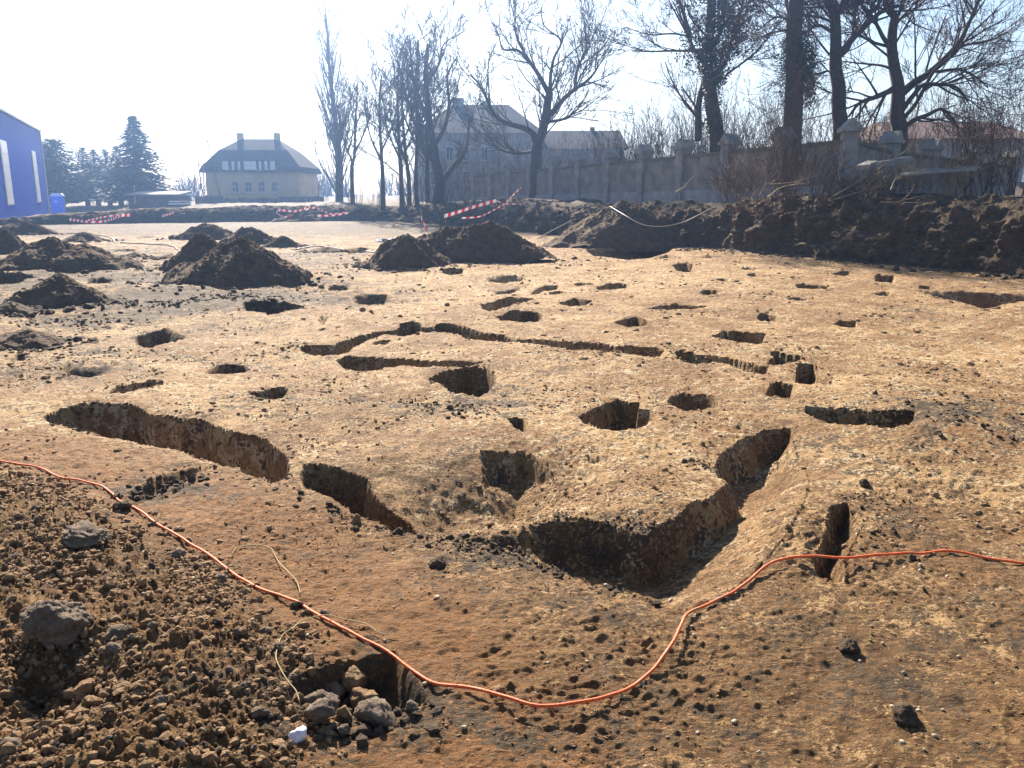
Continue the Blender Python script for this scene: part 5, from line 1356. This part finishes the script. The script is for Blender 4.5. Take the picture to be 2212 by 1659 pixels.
for k, (u, d, H, lab) in enumerate([(1300,56,4.4,'bare bush behind the wall right of the bent tree'),(1345,52,5.0,'upright bare bush behind the fourth pier from the far end'),(1395,48,5.2,'dense bare bush behind the middle of the wall'),(1440,46,5.6,'tall bare bush left of the ivy tree'),
        (1490,42,4.6,'bare bush at the foot of the ivy tree'),(1590,40,4.8,'bare bush between the ivy tree and the straight trunk'),(1640,38,5.2,'bare bush left behind the straight trunk'),(1770,37,4.6,'bare bush between the straight and the forked trunks'),
        (1860,38,4.6,'bare bush between the two big trees'),(1900,40,4.2,'low bare bush before the tile roofed house'),(1250,60,3.6,'small bare bush beside the bent tree'),(1130,62,4.0,'bare bush behind the far piers'),(1050,64,4.0,'bare bush at the far end of the wall'),(1000,62,3.4,'low bare bush before the villa'),
        (960,64,3.6,'bare scrub by the double trunked tree'),(880,66,3.4,'bare scrub between the slim trees'),(810,68,3.2,'bare scrub right of the poplar'),(765,70,3.0,'low bare scrub close to the poplar')]):
    put_bush('bare_bush', BM[k % 4], u, d, H, k*1.3, lab, BG, M['twig'], 0, 'bush', .95)
EXTRA = ['behind the pier left of the bramble','behind the pier right of the ivy tree','tucked behind the ivy trunk','left of the ivy trunk','rising over the middle piers','between the middle piers','behind the third pier of the far end','rising beside the long building','before the long building','before the right half of the villa','before the villa door','before the left half of the villa','at the left corner of the villa','behind the slim trees','behind the forked trunk','left of the big spreading tree']
for k, (u, d, H) in enumerate([(1615,43,6.4),(1560,44,6.2),(1525,46,5.8),(1465,44,6.6),(1415,47,6.2),(1370,50,6.0),(1325,54,5.6),(1275,58,5.6),(1215,60,5.4),(1150,64,6.2),(1095,66,6.6),(1035,66,6.4),(985,67,6.4),(905,69,5.6),(1800,40,6.0),(1880,42,5.6)]):
    put_bush('bare_bush', BM[(k+1) % 4], u, d, H, k*.7+.3, 'tall thin bare bush ' + EXTRA[k], BG, M['twig'], 0, 'bush', 1.0)
SG = 'upright shoots at the right'
for k, (u, d, H, lab) in enumerate([(1990,36,5.6,'upright shoots right of the big spreading tree'),(2040,34,6.4,'tall upright shoots above the concrete slab'),(2085,36,6.0,'thicket of shoots before the tile roof'),(2125,33,6.6,'leaning tall shoots left of the van'),(2165,35,6.2,'dense shoots behind the van'),(2210,33,6.4,'shoots at the right picture edge'),(1950,38,4.6,'shoots at the foot of the big spreading tree'),(2250,35,6.0,'shoots cut off by the right picture edge')]):
    put_bush('shoot_thicket', SHOOT[k % 3], u, d, H, k*2.1, lab, SG, M['twig2'], 0, 'thicket')
# the brown bramble before the wall
bra = bush(95, 5.6, 34, 1.0, .22, 3, None, .016, (7,6,4), .7)
put_bush('bramble', bra, 1695, 26, 4.9, .4, 'tall reddish brown bramble standing before the wall', None, M['twig2'], -.1, 'bush', .62)
for k, (u, d, H, lab) in enumerate([(1640,26.3,2.6,'thin scrub left of the tall bramble'),(1745,26,2.8,'thin scrub right of the tall bramble'),(1590,27.5,1.6,'dry weeds at the foot of the wall left of the bramble')]):
    put_bush('bare_bush', DENSE[k], u, d, H, k*1.1, lab, 'scrub before the wall', M['twig2'], -.1)
for k, (u, d, H, lab) in enumerate([(1960,25.2,1.9,'pale dry brush heaped left of the long slab'),(2010,25.6,1.7,'pale dry brush behind the long slab'),(1900,25.0,1.5,'pale dry brush leaning on the short slab'),(1850,25.4,1.2,'low dry brush right of the wall corner')]):
    me = DENSE[k % 3].copy(); me.materials.clear()
    put_bush('dry_brush', me, u, d, H, k*1.9, lab, 'dry brush on the right bank', M['twig_pale'] if k < 2 else M['twig'], -.1, 'brush', 1.3)
# fallen branches on the bank
for k, (pts, d, r, lab) in enumerate([
   ([(1790,430),(1850,395),(1905,360),(1950,330),(1975,300)], 24.5, .022, 'long bare branch leaning up out of the brush'),([(1800,432),(1870,410),(1930,395),(1975,362)], 24, .02, 'pale branch lying over the brush'),
   ([(1640,424),(1655,390),(1652,330)], 25, .018, 'thin upright stick left of the bramble'),([(1664,398),(1690,396),(1720,392),(1735,385)], 24.5, .022, 'pale horizontal stick before the wall'),
   ([(1592,418),(1600,428),(1606,437)], 22.5, .018, 'short stick on the crest of the bank'),([(1660,425),(1690,404),(1750,395)], 23.6, .02, 'forked stick on the bank left of the corner'),
   ([(1902,436),(1960,438),(2010,437)], 21.5, .016, 'pale thin rod lying on the bank crest'),([(1925,410),(1930,395),(1937,378)], 23.5, .03, 'short pale broken stick in the brush'),([(1460,415),(1470,408),(1482,402)], 27, .02, 'small twig at the wall foot')]):
    P3 = [atd(u, v, d+.12*i) for i, (u, v) in enumerate(pts)]
    w = Wood(200+k); sp = smooth_pts(P3); w.limb(sp, r, .008)
    w.along(sp, r, .008, dict(kids=[3,2], ang=.6, ratio=.5, up=.02, jit=.1, seg=4, rmin=.005, levels=2), 5 if len(pts) > 3 else 2, .7)
    w.done('fallen_branch', tuple(P3[0]), lab, 'branch', 'dead branches on the bank', M['twig_pale'], M['twig_pale'], 0, ('stem', 'twigs'))

# conifers at the left
def spruce(seed, H, R0, mat, dens=1.0, droop=.35, col=False):
    rd = random.Random(seed); tr = MB(); cr = MB()
    tr.tube([(0,0,-.4),(0,0,H*.5),(0,0,H)], [H*.022, H*.014, .02], 6, False)
    lv = int(34*dens)
    for i in range(lv):
        t = (i+.5)/lv; z = H*(.08+.92*t)
        R_ = R0*((1-t)**(.55 if col else .85))*rd.uniform(.82, 1.15)+.12
        nb = int((13 if not col else 20)*dens*(1-t*.55))+4
        for k in range(nb):
            a = rd.uniform(0, 6.28); L = R_*rd.uniform(.65, 1.12); dx, dy = math.cos(a), math.sin(a)
            for j in range(6):
                f = (j+.6)/6; q = Vector((dx*L*f, dy*L*f, z - droop*L*f*f + rd.gauss(0, .06)))
                s_ = (.16+.34*(1-abs(f-.45)))*(.55+.45*(1-t))*H/12*.95
                for q_ in range(3):
                    al = Vector((dx+rd.gauss(0,.5), dy+rd.gauss(0,.5), rd.gauss(-.25,.35))).normalized()*s_
                    ac = Vector((-dy+rd.gauss(0,.4), dx+rd.gauss(0,.4), rd.gauss(-.1,.5))).normalized()*s_*.45
                    cr.add([q-ac, q+al*.5-ac*.2, q+al, q+ac], [(0,1,2,3)])
    return tr.mesh('trunk', True), cr.mesh('crown')
SPA, SPB = spruce(301, 12, 2.9, M['needle'], 1.15), spruce(302, 8.5, 1.7, M['needle'], .8)
THU = spruce(303, 7.2, 2.3, M['thuja'], 1.1, -.6, True)
for me, mat in ((SPA[0],M['bark']),(SPB[0],M['bark']),(THU[0],M['bark']),(SPA[1],M['needle']),(SPB[1],M['needle']),(THU[1],M['thuja'])): me.materials.append(mat)
def conifer(pair, H0, u, d, vt, vb, label, rz, group='conifers at the left', kx=1.0):
    kx *= 2.3
    b_ = atd(u, vb, d); t_ = atd(u, vt, d); k = (t_.z-b_.z)/H0
    root = empty('spruce_tree', (b_.x, d, b_.z), rz); root.scale = (k*kx, k*kx, k)
    link_mesh('trunk', pair[0], None, root); link_mesh('crown', pair[1], None, root)
    return tag(root, label, 'conifer', group)
conifer(SPA, 12, 304, 92, 250, 440, 'largest spruce, left of the cream house', .3)
conifer(SPB, 8.5, 190, 105, 318, 440, 'slim spruce leftmost of the small group', 1.1)
conifer(SPB, 8.5, 213, 104, 322, 440, 'slim spruce in the middle of the small group', 2.2)
conifer(SPB, 8.5, 238, 106, 322, 440, 'slim spruce beside the largest spruce', 3.3)
conifer(SPB, 8.5, 262, 103, 316, 440, 'slim spruce half behind the largest spruce', 4.0)
conifer(THU, 7.2, 128, 97, 302, 452, 'broad dense evergreen right of the blue hall', .2, 'conifers at the left', 1.1)
conifer(THU, 7.2, 104, 100, 312, 452, 'dense evergreen tucked behind the blue hall corner', 1.5, 'conifers at the left', .9)
for k, (u, d, H, lab) in enumerate([(400,110,4.2,'hazy bare bush between the spruce and the cream house'),(425,108,5.2,'hazy bare tree left of the cream house'),(375,112,3.4,'hazy low bush right of the largest spruce'),(270,86,2.2,'brown bush before the big spruce'),(215,88,2.0,'brown bush before the slim spruces'),(665,105,5,'hazy bare bush right of the cream house'),(690,110,4.4,'hazy bare bush behind the poplar')]):
    put_bush('bare_bush', BM[k % 4], u, d, H, k, lab, 'hazy bushes far at the left', M['twig'], 0, 'bush', 1.2)
for k, (u, d, H, lab) in enumerate([(441,91,6.2,'thin bare sapling at the left corner of the cream house'),(478,90,9.4,'thin tall bare sapling in front of the cream house')]):
    w = Wood(400+k); b_ = Vector(((u-1106)/1847*d, d, .4)); w.grow(b_, (-.1,0,1), H, .07, 0, dict(kids=[9,3], ang=.5, ratio=.22, up=.05, jit=.03, seg=8, rmin=.012, levels=2))
    w.done('sapling', tuple(b_), lab, 'sapling')
# distant wood line behind everything, reads as one mass
dm = MB(); rd = random.Random(9)
for k in range(170):
    th = math.radians(rd.uniform(-40, 40)); r_ = rd.uniform(190, 260)
    x, y = r_*math.sin(th), r_*math.cos(th); H = rd.uniform(5, 10); z = float(terrace(np.array(x), np.array(y)))
    for j in range(16):
        a = rd.uniform(0, 6.28); q = Vector((x+math.cos(a)*rd.uniform(0,2), y, z-.5)); e = q+Vector((rd.gauss(0,1.6), rd.gauss(0,1), H*rd.uniform(.5,1)))
        dm.tube([q, q.lerp(e,.5)+Vector((rd.gauss(0,.3),0,0)), e], [.14,.09,.03], 3, False)
tag(dm.build('far_wood', M['twig']), 'far off bare wood line on the horizon', None, None, 'stuff')

# ------------------------------------------------------------------ air
hz = MB().box(-420, 420, -420, 420, -3.5, 25.5)
hm = bpy.data.materials.new('haze_air'); hm.use_nodes = True; nt = hm.node_tree; nt.nodes.clear()
out = nt.nodes.new('ShaderNodeOutputMaterial'); pv = nt.nodes.new('ShaderNodeVolumePrincipled')
pv.inputs['Color'].default_value = (.32, .54, 1.0, 1); pv.inputs['Density'].default_value = .0017; pv.inputs['Anisotropy'].default_value = .8  # volume carries both the haze and the veil of lens glare
nt.links.new(pv.outputs[0], out.inputs['Volume'])
o = hz.build('haze', hm); tag(o, 'thin bluish haze over the site, also standing in for lens glare', None, None, 'stuff')
